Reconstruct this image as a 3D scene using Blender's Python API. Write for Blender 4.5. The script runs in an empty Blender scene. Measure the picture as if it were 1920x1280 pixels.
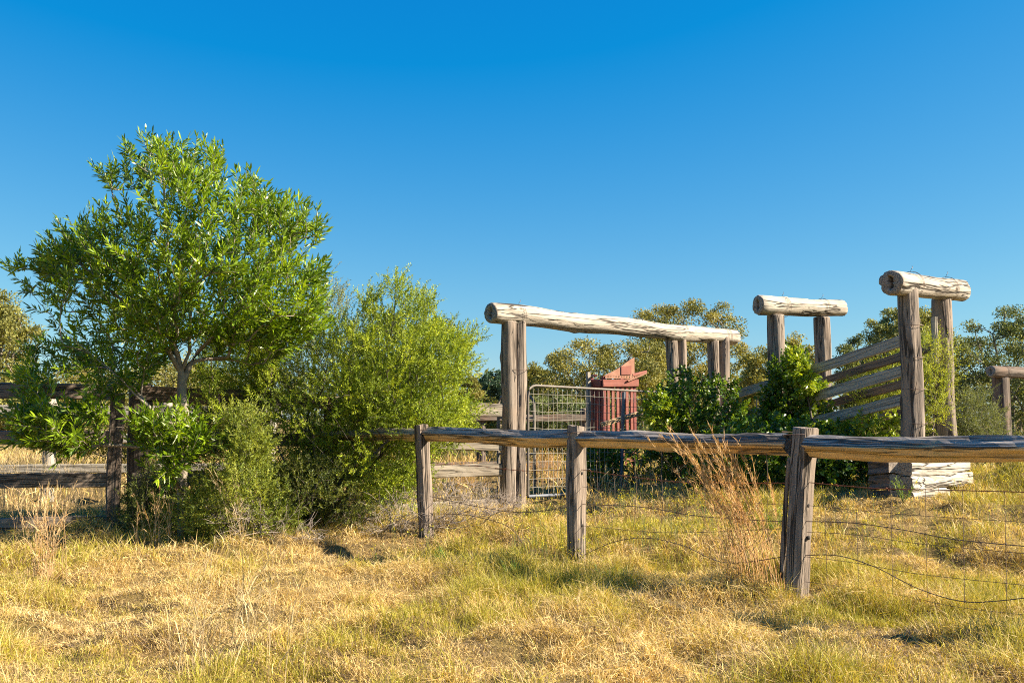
import bpy, math, random
import numpy as np
from mathutils import Vector, Matrix, noise as mnoise

# ------------------------------------------------------------------ camera, sky, sun
scn = bpy.context.scene
COL = scn.collection
F = 1867.0                      # focal length in photo pixels (35 mm on 36 mm, 1920 px wide)
CAMZ = 1.27
TILT = math.atan((788 - 640) / F)
cam_d = bpy.data.cameras.new('camera'); cam_d.lens = 35.0; cam_d.sensor_width = 36.0
cam_d.clip_start = 0.05; cam_d.clip_end = 3000
cam = bpy.data.objects.new('camera', cam_d); COL.objects.link(cam)
cam.location = (0, 0, CAMZ); cam.rotation_euler = (math.pi/2 + TILT, 0, 0)
scn.camera = cam

SUN_EL = math.radians(32.0)
SUN_AZ = math.atan2(0.99, -0.10)          # bearing from +Y towards +X
S = Vector((math.sin(SUN_AZ)*math.cos(SUN_EL), math.cos(SUN_AZ)*math.cos(SUN_EL), math.sin(SUN_EL)))
w = bpy.data.worlds.new('World'); scn.world = w; w.use_nodes = True
nt = w.node_tree; nt.nodes.clear()
sky = nt.nodes.new('ShaderNodeTexSky'); sky.sky_type = 'NISHITA'; sky.sun_disc = False
sky.sun_elevation = SUN_EL; sky.sun_rotation = SUN_AZ
sky.altitude = 100; sky.air_density = 1.0; sky.dust_density = 0.25; sky.ozone_density = 2.2
# the photograph's sky is a deep polarised blue: one tone curve per channel over the whole sky
EXPO = 1.7
sep = nt.nodes.new('ShaderNodeSeparateColor'); cmbc = nt.nodes.new('ShaderNodeCombineColor')
def mth(op, a, b):
    n = nt.nodes.new('ShaderNodeMath'); n.operation = op
    for i, v in enumerate((a, b)):
        if isinstance(v, (int, float)): n.inputs[i].default_value = v
        else: nt.links.new(v, n.inputs[i])
    return n.outputs[0]
KK = 1/(0.15*2**EXPO)
for ch, gain, pw, sub in ((0, .63, 1.0, .23), (1, .665, .95, 0), (2, .82, .4, 0)):
    x = mth('MULTIPLY', sep.outputs[ch], .1785)
    y = mth('MULTIPLY', mth('POWER', mth('MAXIMUM', mth('SUBTRACT', x, sub), .006), pw), gain)
    nt.links.new(mth('MULTIPLY', y, KK), cmbc.inputs[ch])
bg = nt.nodes.new('ShaderNodeBackground'); bg.inputs['Strength'].default_value = 0.15
wo = nt.nodes.new('ShaderNodeOutputWorld')
nt.links.new(sky.outputs[0], sep.inputs[0]); nt.links.new(cmbc.outputs[0], bg.inputs[0]); nt.links.new(bg.outputs[0], wo.inputs[0])

sl = bpy.data.lights.new('sun', 'SUN'); sl.energy = 5.0; sl.angle = math.radians(0.53); sl.color = (1.0, 0.87, 0.68)
so = bpy.data.objects.new('sun', sl); COL.objects.link(so)
so.rotation_euler = S.to_track_quat('Z', 'Y').to_euler()
scn.view_settings.view_transform = 'Standard'; scn.view_settings.look = 'None'
scn.view_settings.exposure = EXPO; scn.view_settings.gamma = 1.0
scn.view_settings.use_curve_mapping = False
scn.render.engine = 'CYCLES'
scn.cycles.use_denoising = False; scn.cycles.filter_width = 1.05; scn.cycles.sample_clamp_indirect = 4.0
scn.cycles.max_bounces = 6; scn.cycles.transparent_max_bounces = 4
scn.cycles.diffuse_bounces = 3; scn.cycles.glossy_bounces = 2; scn.cycles.transmission_bounces = 3

rng = np.random.default_rng(11)
rnd = random.Random(5)

# ------------------------------------------------------------------ helpers
CT, ST = math.cos(TILT), math.sin(TILT)
def at(px, py, Y):
    """world point seen at photo pixel (px,py) at world distance Y"""
    u = (px - 960) / F; v = (640 - py) / F
    k = Y / (CT - v*ST)
    return Vector((u*k, Y, CAMZ + (ST + v*CT)*k))
def at_np(px, py, Y):
    u = (px - 960) / F; v = (640 - py) / F
    k = Y / (CT - v*ST)
    return np.stack([u*k, Y, CAMZ + (ST + v*CT)*k], -1)

def sstep(a, b, x):
    t = np.clip((x - a) / (b - a), 0, 1); return t*t*(3 - 2*t)

def _hash(ix, iy, seed):
    n = (ix.astype(np.int64)*374761393 + iy.astype(np.int64)*668265263 + seed*1442695041) & 0xffffffff
    n = ((n ^ (n >> 13)) * 1274126177) & 0xffffffff
    return ((n ^ (n >> 16)) & 0xffff) / 65535.0
def vnoise(x, y, seed=0):
    ix = np.floor(x); iy = np.floor(y); fx = x - ix; fy = y - iy
    fx = fx*fx*(3-2*fx); fy = fy*fy*(3-2*fy)
    a = _hash(ix, iy, seed); b = _hash(ix+1, iy, seed); c = _hash(ix, iy+1, seed); d = _hash(ix+1, iy+1, seed)
    return (a*(1-fx)+b*fx)*(1-fy) + (c*(1-fx)+d*fx)*fy
def fbm(x, y, seed=0, oct=3):
    s = 0; a = .5
    for k in range(oct):
        s = s + a*vnoise(x*2**k + 13.7*k, y*2**k - 7.1*k, seed+k); a *= .5
    return s / (1 - .5**oct)
def _hash3(ix, iy, iz, seed): return _hash(ix + iz*57.0, iy - iz*131.0, seed)
def vnoise3(p, seed=0):
    i = np.floor(p); f = p - i; f = f*f*(3-2*f); r = 0
    for dx in (0, 1):
        for dy in (0, 1):
            for dz in (0, 1):
                wgt = (f[:,0] if dx else 1-f[:,0])*(f[:,1] if dy else 1-f[:,1])*(f[:,2] if dz else 1-f[:,2])
                r = r + wgt*_hash3(i[:,0]+dx, i[:,1]+dy, i[:,2]+dz, seed)
    return r

def Hbase(x, y):
    rise = np.interp(x, [-8, -3, -1.5, 0, 1.5, 3, 6, 10], [0, 0, .04, .09, .25, .38, .43, .45])
    st = np.interp(x, [-2, 3], [8.6, 7.6])
    en = np.interp(x, [-2, 3], [13.0, 10.9])
    h = rise*sstep(0, 1, (y - st)/(en - st))
    h = h*(1 - .45*sstep(12.5, 18, y)) + .12*sstep(13, 20, y)
    h = h + .30*np.exp(-((x-6.35)/.75)**2 - ((y-12.1)/.7)**2)
    h = h + sstep(60, 400, y)*1.5
    return h
def H(x, y):
    b = (fbm(x*1.1+3, y*1.1, 3, 2) - .5)*.15 + (fbm(x*3.0, y*3.0, 9, 2) - .5)*.20 + (vnoise(x*8.5, y*8.5, 15) - .5)*.06
    return Hbase(x, y) + b*(1 - .6*sstep(14, 30, y))
def h1(x, y): return float(H(np.array([float(x)]), np.array([float(y)]))[0])

W = {}
def nsafe(v):
    return v / np.maximum(np.linalg.norm(v, axis=-1, keepdims=True), 1e-9)

def mesh_np(name, V, loops, starts, totals, mats, smooth=False, col=None, matidx=None):
    me = bpy.data.meshes.new(name)
    V = np.ascontiguousarray(V, dtype=np.float32).reshape(-1, 3)
    me.vertices.add(len(V)); me.vertices.foreach_set('co', V.ravel())
    me.loops.add(len(loops)); me.loops.foreach_set('vertex_index', np.asarray(loops, dtype=np.int32))
    me.polygons.add(len(starts))
    me.polygons.foreach_set('loop_start', np.asarray(starts, dtype=np.int32))
    me.polygons.foreach_set('loop_total', np.asarray(totals, dtype=np.int32))
    me.polygons.foreach_set('use_smooth', np.full(len(starts), bool(smooth)))
    for m in mats: me.materials.append(m)
    if matidx is not None: me.polygons.foreach_set('material_index', np.asarray(matidx, dtype=np.int32))
    if col is not None:
        a = me.color_attributes.new('Col', 'FLOAT_COLOR', 'POINT')
        c4 = np.ones((len(V), 4), dtype=np.float32); c4[:, :3] = col
        a.data.foreach_set('color', c4.ravel())
    me.update(calc_edges=True)
    return me

def pattern(name, V, faces, mats, col, smooth=False):
    """V (N,k,3): the same little face pattern repeated N times"""
    N, k, _ = V.shape
    base = (np.arange(N)*k)[:, None]
    idx = np.concatenate([np.array(f) for f in faces])[None, :]
    loops = (base + idx).ravel()
    tot = np.tile([len(f) for f in faces], N)
    st = np.concatenate([[0], np.cumsum(tot)[:-1]])
    c = np.repeat(col, k, axis=0) if col.ndim == 2 else col.reshape(-1, 3)
    return mesh_np(name, V.reshape(-1, 3), loops, st, tot, mats, smooth, c)

def faces_mesh(name, V, Fs, mats, smooth=True, matidx=None):
    loops = [i for f in Fs for i in f]; tot = [len(f) for f in Fs]
    st = np.concatenate([[0], np.cumsum(tot)[:-1]])
    return mesh_np(name, np.array(V), loops, st, tot, mats, smooth, None, matidx)

def add(name, me, parent=None, M=None, label=None, kind=None):
    o = bpy.data.objects.new(name, me); COL.objects.link(o)
    M = M or Matrix.Identity(4)
    if parent is not None:
        o.parent = parent; o.matrix_basis = W[parent.name].inverted() @ M
    else:
        o.matrix_basis = M
    W[o.name] = M.copy()
    if label: o['label'] = label
    if kind: o['kind'] = kind
    return o
def tag(o, label=None, cat=None, group=None, kind=None):
    if label: o['label'] = label
    if cat: o['category'] = cat
    if group: o['group'] = group
    if kind: o['kind'] = kind
    return o
def thing(name, loc, label, cat, group=None):
    o = add(name, None, None, Matrix.Translation(Vector(loc)))
    return tag(o, label, cat, group)
def axis_M(p0, p1, up=Vector((0, 0, 1))):
    """local z runs p0 -> p1, local y is as close to 'up' as it can be"""
    p0 = Vector(p0); z = (Vector(p1) - p0).normalized(); up = Vector(up)
    if abs(z.dot(up)) > .98: up = Vector((0, 1, 0))
    x = up.cross(z).normalized(); y = z.cross(x)
    M = Matrix((x, y, z)).transposed().to_4x4(); M.translation = p0
    return M

# ------------------------------------------------------------------ materials
def new_mat(name):
    m = bpy.data.materials.new(name); m.use_nodes = True
    t = m.node_tree; b = t.nodes['Principled BSDF']
    return m, t, b
def ramp(t, stops, fac=None):
    r = t.nodes.new('ShaderNodeValToRGB'); e = r.color_ramp.elements
    while len(e) < len(stops): e.new(.5)
    for k, (p, c) in enumerate(stops):
        e[k].position = p; e[k].color = (*c, 1) if len(c) == 3 else c
    if fac is not None: t.links.new(fac, r.inputs[0])
    return r
def mix(t, a, b, fac, mode='MIX'):
    n = t.nodes.new('ShaderNodeMix'); n.data_type = 'RGBA'; n.blend_type = mode
    for s, v in (('A', a), ('B', b)):
        i = [q for q in n.inputs if q.name == s and q.type == 'RGBA'][0]
        if isinstance(v, tuple): i.default_value = (*v, 1)
        else: t.links.new(v, i)
    fi = n.inputs[0]
    if isinstance(fac, (int, float)): fi.default_value = fac
    else: t.links.new(fac, fi)
    return [q for q in n.outputs if q.type == 'RGBA'][0]
def noise_node(t, vec, scale, detail=6, rough=.6, dist=0):
    n = t.nodes.new('ShaderNodeTexNoise'); n.inputs['Scale'].default_value = scale
    n.inputs['Detail'].default_value = detail; n.inputs['Roughness'].default_value = rough
    n.inputs['Distortion'].default_value = dist
    if vec is not None: t.links.new(vec, n.inputs['Vector'])
    return n.outputs[0]

def wood(name, stops, crack=.5, blotch=None, under=None, lichen=None, grain=1.0, bump=.6, knots=False):
    m, t, b = new_mat(name)
    tc = t.nodes.new('ShaderNodeTexCoord'); oi = t.nodes.new('ShaderNodeObjectInfo')
    off = t.nodes.new('ShaderNodeVectorMath'); off.operation = 'MULTIPLY_ADD'
    cmb = t.nodes.new('ShaderNodeCombineXYZ')
    for k in range(3): t.links.new(oi.outputs['Random'], cmb.inputs[k])
    t.links.new(cmb.outputs[0], off.inputs[0]); off.inputs[1].default_value = (17, 29, 41)
    t.links.new(tc.outputs['Object'], off.inputs[2])
    def mapped(s):
        mp = t.nodes.new('ShaderNodeMapping'); mp.inputs['Scale'].default_value = s
        t.links.new(off.outputs[0], mp.inputs['Vector']); return mp.outputs[0]
    n1 = noise_node(t, mapped((28*grain, 28*grain, 1.6)), 1, 8, .65, .3)
    n2 = noise_node(t, mapped((90*grain, 90*grain, 3.5)), 1, 5, .7)
    n3 = noise_node(t, mapped((3.2, 3.2, 2.2)), 1, 5, .6)
    col = ramp(t, stops, n1).outputs[0]
    f2 = ramp(t, [(.35, (.5, .5, .5)), (.65, (1, 1, 1))], n2).outputs[0]
    col = mix(t, col, f2, .55, 'MULTIPLY')
    if blotch: col = mix(t, col, blotch, ramp(t, [(.45, (0, 0, 0)), (.68, (.8, .8, .8))], n3).outputs[0])
    if under:  # tint of the lower face, carries painted bounce light
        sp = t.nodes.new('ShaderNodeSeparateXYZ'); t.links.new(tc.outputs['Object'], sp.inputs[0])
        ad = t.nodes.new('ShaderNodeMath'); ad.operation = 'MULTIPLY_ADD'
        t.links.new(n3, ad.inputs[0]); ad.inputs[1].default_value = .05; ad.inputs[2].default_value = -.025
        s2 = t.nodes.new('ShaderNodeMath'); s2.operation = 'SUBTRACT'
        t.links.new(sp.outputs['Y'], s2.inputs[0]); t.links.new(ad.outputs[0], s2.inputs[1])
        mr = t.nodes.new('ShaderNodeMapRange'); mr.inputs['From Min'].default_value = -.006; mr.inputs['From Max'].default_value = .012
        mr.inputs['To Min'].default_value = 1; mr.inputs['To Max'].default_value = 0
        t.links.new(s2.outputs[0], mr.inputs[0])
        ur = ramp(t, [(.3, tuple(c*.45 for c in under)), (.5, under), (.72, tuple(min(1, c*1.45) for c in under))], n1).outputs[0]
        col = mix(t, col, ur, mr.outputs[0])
    if lichen:
        n4 = noise_node(t, mapped((9, 9, 6)), 1, 6, .7)
        col = mix(t, col, lichen, ramp(t, [(.60, (0, 0, 0)), (.70, (.75, .75, .75))], n4).outputs[0])
    nc = noise_node(t, mapped((17*grain, 17*grain, .55)), 1, 3, .5, .6)
    if knots:
        vo = t.nodes.new('ShaderNodeTexVoronoi'); vo.inputs['Scale'].default_value = 1.0
        t.links.new(mapped((5.5, 5.5, 3.4)), vo.inputs['Vector'])
        col = mix(t, col, (.07, .05, .035), ramp(t, [(.07, (.9, .9, .9)), (.17, (0, 0, 0))], vo.outputs['Distance']).outputs[0])
    ck = ramp(t, [(.465, (0, 0, 0)), (.493, (1, 1, 1)), (.507, (1, 1, 1)), (.535, (0, 0, 0))], nc).outputs[0]
    col = mix(t, col, (.035, .028, .022), mix(t, (0, 0, 0), ck, crack))
    t.links.new(col, b.inputs['Base Color']); b.inputs['Roughness'].default_value = .85
    b.inputs['Specular IOR Level'].default_value = .25
    hgt = mix(t, mix(t, n1, n2, .4), (0, 0, 0), ck)
    bp = t.nodes.new('ShaderNodeBump'); bp.inputs['Strength'].default_value = bump; bp.inputs['Distance'].default_value = .02
    t.links.new(hgt, bp.inputs['Height']); t.links.new(bp.outputs[0], b.inputs['Normal'])
    return m

M_LOG = wood('bleached_log_wood', [(.25, (.22, .175, .13)), (.45, (.41, .36, .295)), (.7, (.50, .45, .38))], 1.0, (.41, .355, .28), None, None, .55, 1.0, knots=True)
M_CUT = wood('cut_log_end', [(.3, (.22, .17, .13)), (.6, (.42, .35, .28))], .8, None, None, None, 2.2)
M_POST = wood('weathered_post_wood', [(.25, (.095, .072, .057)), (.5, (.24, .193, .155)), (.75, (.36, .305, .255))], .95, (.26, .195, .145), None, None, .6, .7)
M_NEARPOST = wood('grey_split_post_wood', [(.25, (.095, .072, .058)), (.5, (.25, .20, .16)), (.75, (.39, .33, .272))], 1.0, (.26, .195, .145), None, None, .9, 1.0)
M_RAIL = wood('split_rail_wood', [(.3, (.20, .165, .135)), (.5, (.42, .365, .31)), (.72, (.60, .54, .475))], .9, (.27, .225, .185), (.60, .40, .19), (.34, .29, .12), .8, 1.0)  # raw wood tan plus orange grass bounce painted into the lower face
M_BOARD = wood('grey_board_wood', [(.25, (.20, .175, .14)), (.5, (.40, .36, .295)), (.75, (.52, .48, .41))], .45, (.35, .31, .245), None, None, 1.0, .8)
M_PALE = wood('pale_rail_wood', [(.25, (.22, .18, .135)), (.5, (.38, .325, .255)), (.75, (.46, .41, .335))], .8, (.32, .265, .20), None, None, .8, .6)
M_DARKW = wood('old_dark_post_wood', [(.25, (.075, .058, .047)), (.5, (.165, .13, .105)), (.75, (.26, .215, .175))], .7, (.20, .13, .09), None, None, .8, .8)
M_WHITE = wood('sun_whitened_timber', [(.25, (.26, .225, .185)), (.45, (.44, .40, .345)), (.7, (.51, .47, .41))], 1.0, (.40, .345, .28), None, None, .6, .9)
M_SPLIT = wood('fresh_split_wood', [(.25, (.40, .25, .12)), (.5, (.58, .40, .22)), (.75, (.66, .50, .32))], .5, None, None, None, 1, .5)

def simple(name, base, rough=.6, metal=0, var=None, scale=20, bump=0):
    m, t, b = new_mat(name)
    b.inputs['Roughness'].default_value = rough; b.inputs['Metallic'].default_value = metal
    tc = t.nodes.new('ShaderNodeTexCoord')
    n = noise_node(t, tc.outputs['Object'], scale, 6, .65)
    c = ramp(t, [(.35, base), (.65, var or tuple(x*.7 for x in base))], n).outputs[0]
    t.links.new(c, b.inputs['Base Color'])
    if bump:
        bp = t.nodes.new('ShaderNodeBump'); bp.inputs['Strength'].default_value = bump; bp.inputs['Distance'].default_value = .01
        t.links.new(n, bp.inputs['Height']); t.links.new(bp.outputs[0], b.inputs['Normal'])
    return m
M_TUBE = simple('galvanised_tube', (.17, .148, .122), .65, 0, (.11, .09, .07), 12)
M_BLUE = simple('blue_grey_tube', (.085, .10, .13), .6, 0, (.12, .135, .16), 14)
M_MESHW = simple('galvanised_mesh_wire', (.34, .32, .265), .7, 0, (.17, .15, .11), 9)
M_WIRE = simple('dark_fence_wire', (.11, .085, .07), .6, .4, (.17, .11, .08), 25)
M_RUST = simple('rusty_fence_wire', (.26, .085, .04), .8, .2, (.16, .06, .04), 25)
M_RED = simple('shaded_red_paint', (.20, .032, .024), .6, 0, (.13, .025, .022), 6, .3)  # deep red: shade of the side face put into the colour
M_PINK = simple('sunlit_red_paint', (.27, .075, .045), .7, 0, (.19, .05, .035), 8, .3)  # paler copy of the red: sunlight on the front painted in
M_RUSTP = simple('rusted_plate', (.28, .12, .07), .8, .1, (.36, .19, .125), 7, .4)

def leafmat(name, trans=.35, rough=.42, spec=.4, tint=(1, 1, 1)):
    m, t, b = new_mat(name)
    at_ = t.nodes.new('ShaderNodeVertexColor'); at_.layer_name = 'Col'
    t.links.new(at_.outputs[0], b.inputs['Base Color'])
    b.inputs['Roughness'].default_value = rough; b.inputs['Specular IOR Level'].default_value = spec
    tr = t.nodes.new('ShaderNodeBsdfTranslucent')
    tcx = mix(t, at_.outputs[0], (1.25, 1.15, .45), 1.0, 'MULTIPLY')
    t.links.new(tcx, tr.inputs['Color'])
    mx = t.nodes.new('ShaderNodeMixShader'); mx.inputs[0].default_value = trans
    out = t.nodes['Material Output']
    t.links.new(b.outputs[0], mx.inputs[1]); t.links.new(tr.outputs[0], mx.inputs[2]); t.links.new(mx.outputs[0], out.inputs[0])
    return m
M_LEAF = leafmat('glossy_leaf', .33, .38, .5)
M_FINE = leafmat('fine_leaf', .35, .55, .3)
M_FAR = leafmat('far_leaf', .25, .6, .25)
M_GRASS = leafmat('grass_blade', .3, .6, .25)
M_BARK = simple('pale_grey_bark', (.27, .225, .175), .85, 0, (.16, .13, .10), 14, .6)
M_BARKD = simple('dark_brown_bark', (.11, .085, .065), .9, 0, (.07, .055, .045), 14, .6)
M_TWIG = simple('dead_grey_twig', (.36, .30, .25), .9, 0, (.24, .19, .15), 10)

def ground_mat():
    m, t, b = new_mat('dry_thatch_soil')
    tc = t.nodes.new('ShaderNodeTexCoord')
    n1 = noise_node(t, tc.outputs['Object'], 1.4, 8, .65)
    n2 = noise_node(t, tc.outputs['Object'], 45, 6, .7, .8)
    c = ramp(t, [(.3, (.19, .13, .062)), (.5, (.28, .20, .09)), (.7, (.24, .19, .065))], n1).outputs[0]
    c = mix(t, c, ramp(t, [(.35, (.35, .33, .3)), (.65, (1.15, 1.1, 1))], n2).outputs[0], .8, 'MULTIPLY')
    t.links.new(c, b.inputs['Base Color']); b.inputs['Roughness'].default_value = .95; b.inputs['Specular IOR Level'].default_value = .1
    bp = t.nodes.new('ShaderNodeBump'); bp.inputs['Strength'].default_value = .9; bp.inputs['Distance'].default_value = .04
    t.links.new(n2, bp.inputs['Height']); t.links.new(bp.outputs[0], b.inputs['Normal'])
    return m

# ------------------------------------------------------------------ ground
xs = np.concatenate([-np.geomspace(900, 12.5, 26), np.arange(-12, 12.01, .09), np.geomspace(12.5, 900, 26)])
ys = np.concatenate([-np.geomspace(300, 1.2, 14), np.arange(-1, 16, .09), np.geomspace(16.2, 1600, 46)])
gx, gy = np.meshgrid(xs, ys)
gz = H(gx.ravel(), gy.ravel())
nx, ny = len(xs), len(ys)
q = (np.arange(ny-1)[:, None]*nx + np.arange(nx-1)[None, :]).ravel()
loops = np.stack([q, q+1, q+nx+1, q+nx], -1).ravel()
tag(add('ground', mesh_np('ground', np.stack([gx.ravel(), gy.ravel(), gz], -1), loops, np.arange(len(q))*4, np.full(len(q), 4), [ground_mat()], True)), kind='structure')

# ------------------------------------------------------------------ timber shapes
def log_mesh(L, r0, r1, seed, mats, sides=30, rough=.06, groove=.05, bend=0.0, knots=4, hollow=True, oval=0.0, slant=0.0):
    n = max(10, int(L/.09)); V = []; Fs = []; mi = []
    R = random.Random(seed); kn = [(R.uniform(.1, .9), R.uniform(0, 6.28), R.uniform(.012, .028)) for _ in range(knots)]
    for i in range(n+1):
        tt = i/n; z = tt*L; r = r0 + (r1-r0)*tt
        bx = bend*math.sin(tt*math.pi)*L + .25*r*mnoise.noise(Vector((z*.9, seed*3.1, 0)))
        by = .25*r*mnoise.noise(Vector((z*.9, seed*3.1, 7.7)))
        for j in range(sides):
            a = j/sides*2*math.pi; c, s = math.cos(a), math.sin(a)
            k = 1 + rough*2.1*mnoise.noise(Vector((c*1.1+seed*5, s*1.1, z*1.3)))
            g = mnoise.noise(Vector((c*5+seed, s*5, z*.5)))
            k -= groove*max(0, g)**1.0*1.5
            g2 = abs(mnoise.noise(Vector((c*2.6+seed*9, s*2.6, z*.35))))
            if g2 < .05: k -= groove*3.0*(1-g2/.05)
            rr = r*k
            for (kt, ka, kr) in kn:
                d2 = ((tt-kt)*L)**2 + ((((a-ka+math.pi) % (2*math.pi))-math.pi)*r)**2
                rr += kr*math.exp(-d2/.0022)
            zz = z + (slant*c*r if i in (0, n) else 0)
            V.append((bx + c*rr*(1+oval), by + s*rr*(1-oval), zz))
    for i in range(n):
        for j in range(sides):
            a, b = i*sides+j, i*sides+(j+1) % sides
            Fs.append((a, b, b+sides, a+sides)); mi.append(0)
    def cap(ring0, zdir, r, rev):
        base = list(range(ring0, ring0+sides)); cx = sum(V[k][0] for k in base)/sides; cy = sum(V[k][1] for k in base)/sides
        z0 = sum(V[k][2] for k in base)/sides; prev = base
        prof = [(.93, .012), (.62, .016)]
        if hollow: prof += [(.30, .008), (.24, -.10), (.12, -.13)]
        else: prof += [(.25, .012)]
        for (f, dz) in prof:
            ring = []
            for j in range(sides):
                a = j/sides*2*math.pi; vx, vy, vz = V[base[j]]
                ff = f
                if hollow and f < .35:
                    ff = f*(.55 + 1.25*abs(math.sin(a))**3 + .5*mnoise.noise(Vector((math.cos(a)*2+seed, math.sin(a)*2, 1))))
                jit = .006*mnoise.noise(Vector((math.cos(a)*4*f, math.sin(a)*4*f, seed+f*7)))
                ring.append(len(V)); V.append((cx+(vx-cx)*ff, cy+(vy-cy)*ff, z0+(vz-z0)*ff + zdir*(dz+jit)))
            for j in range(sides):
                q = (prev[j], prev[(j+1) % sides], ring[(j+1) % sides], ring[j])
                Fs.append(q[::-1] if rev else q); mi.append(1)
            prev = ring
        Fs.append(tuple(prev[::-1]) if rev else tuple(prev)); mi.append(1)
    cap(0, -1, r0, True); cap(n*sides, 1, r1, False)
    me = faces_mesh('log', V, Fs, mats, True, mi)
    return me

def beam_mesh(L, wx, hy, seed, mats, taper=1.0, jag=.01, rough=.006, section=None, seg=.12, sag=0.0, endcut=0.0):
    """rough sawn / split timber, local z along its length"""
    if section is None:
        b = .12*min(wx, hy); sec = []
        for (sx, sy) in ((1, 1), (-1, 1), (-1, -1), (1, -1)):
            pass
        hx, hh = wx/2, hy/2
        sec = [(hx, -hh+b), (hx, -hh*.3), (hx, hh*.35), (hx, hh-b), (hx-b, hh), (hx*.3, hh), (-hx*.35, hh), (-hx+b, hh),
               (-hx, hh-b), (-hx, hh*.3), (-hx, -hh*.35), (-hx, -hh+b), (-hx+b, -hh), (-hx*.3, -hh), (hx*.35, -hh), (hx-b, -hh)]
    else: sec = section
    ns = len(sec); n = max(6, int(L/seg)); V = []; Fs = []; mi = []
    for i in range(n+1):
        tt = i/n; z = tt*L; k = 1 + (taper-1)*tt
        ox = rough*1.6*mnoise.noise(Vector((z*.8, seed, 1))); oy = rough*1.6*mnoise.noise(Vector((z*.8, seed, 5))) - sag*math.sin(tt*math.pi)
        for j, (x, y) in enumerate(sec):
            d = rough*mnoise.noise(Vector((x*30+seed, y*30, z*1.7))) + rough*.6*mnoise.noise(Vector((x*60+seed, y*60, z*5)))
            l = math.hypot(x, y) or 1
            zz = z
            if i in (0, n): zz += jag*mnoise.noise(Vector((x*40, y*40, seed+i))) + endcut*x*(1 if i else -1)
            V.append((ox + x*k + x/l*d, oy + y*k + y/l*d, zz))
    for i in range(n):
        for j in range(ns):
            a, b = i*ns+j, i*ns+(j+1) % ns
            Fs.append((a, b, b+ns, a+ns)); mi.append(0)
    Fs.append(tuple(range(ns))[::-1]); mi.append(len(mats)-1)
    Fs.append(tuple(n*ns+j for j in range(ns))); mi.append(len(mats)-1)
    me = faces_mesh('timber', V, Fs, mats, False, mi)
    return me

def tube_arrays(pts, rad, sides):
    P = np.array([tuple(p) for p in pts], dtype=float); n = len(P)
    rad = np.broadcast_to(np.asarray(rad, float), (n,))
    T = np.zeros_like(P); T[1:-1] = P[2:]-P[:-2]; T[0] = P[1]-P[0]; T[-1] = P[-1]-P[-2]; T = nsafe(T)
    ref = np.where(np.abs(T[:, 2:3]) < .9, np.array([[0, 0, 1.]]), np.array([[1., 0, 0]]))
    U = nsafe(np.cross(T, ref)); Vv = np.cross(T, U)
    a = np.arange(sides)/sides*2*np.pi
    ring = P[:, None] + rad[:, None, None]*(np.cos(a)[None, :, None]*U[:, None] + np.sin(a)[None, :, None]*Vv[:, None])
    return ring
def tubes_mesh(name, paths, mats, smooth=True, closed=False):
    """paths: list of (pts, radius or radii, sides)"""
    Vs = []; lp = []; off = 0
    for pts, rad, sides in paths:
        R = tube_arrays(pts, rad, sides); n = len(R)
        Vs.append(R.reshape(-1, 3))
        i = np.arange(n-1)[:, None]*sides; j = np.arange(sides)[None, :]; j2 = (j+1) % sides
        quad = np.stack([i+j, i+j2, i+sides+j2, i+sides+j], -1).reshape(-1, 4) + off
        lp.append(quad); off += n*sides
    Lp = np.concatenate(lp)
    return mesh_np(name, np.concatenate(Vs), Lp.ravel(), np.arange(len(Lp))*4, np.full(len(Lp), 4), mats, smooth)

def ring_path(M, r, n=20, z=0, rx=1, ry=1):
    return [M @ Vector((math.cos(a)*r*rx, math.sin(a)*r*ry, z)) for a in [k/n*2*math.pi for k in range(n+1)]]

def local(me_pts, parentM): pass

def add_log(parent, name, p0, p1, r0, r1, seed, mats, **k):
    p0, p1 = Vector(p0), Vector(p1)
    return add(name, log_mesh((p1-p0).length, r0, r1, seed, mats, **k), parent, axis_M(p0, p1))
def add_beam(parent, name, p0, p1, wx, hy, seed, mats, up=(0, 0, 1), **k):
    p0, p1 = Vector(p0), Vector(p1)
    return add(name, beam_mesh((p1-p0).length, wx, hy, seed, mats, **k), parent, axis_M(p0, p1, Vector(up)))
def add_tube(parent, name, pts, r, mat, sides=8, label=None):
    """tube given in world coordinates, mesh origin at first point"""
    o = Vector(pts[0]); me = tubes_mesh(name, [([Vector(p)-o for p in pts], r, sides)], [mat])
    return add(name, me, parent, Matrix.Translation(o), label)
def add_tubes(parent, name, paths, mat, label=None, kind=None):
    o = Vector(paths[0][0][0])
    me = tubes_mesh(name, [([Vector(p)-o for p in pts], r, s) for pts, r, s in paths], [mat])
    return add(name, me, parent, Matrix.Translation(o), label, kind)
def tie(parent, p0, p1, frac, r, owner_r=None, mat=None, drop=0.0):
    """wire bound round a log (p0-p1) at a fraction of its length"""
    p0, p1 = Vector(p0), Vector(p1); M = axis_M(p0.lerp(p1, frac), p1)
    paths = [(ring_path(M, r, 22, -.012, 1, 1), .0024, 5), (ring_path(M, r*1.01, 22, .014, 1, 1), .0024, 5)]
    e = M @ Vector((0, r, 0))
    paths.append(([e, e+Vector((.01, -.01, .03)), e+Vector((.03, 0, .05)), e+Vector((.025, .01, .07))], .003, 4))
    return add_tubes(parent, 'wire_tie', paths, mat or M_WIRE)

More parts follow.
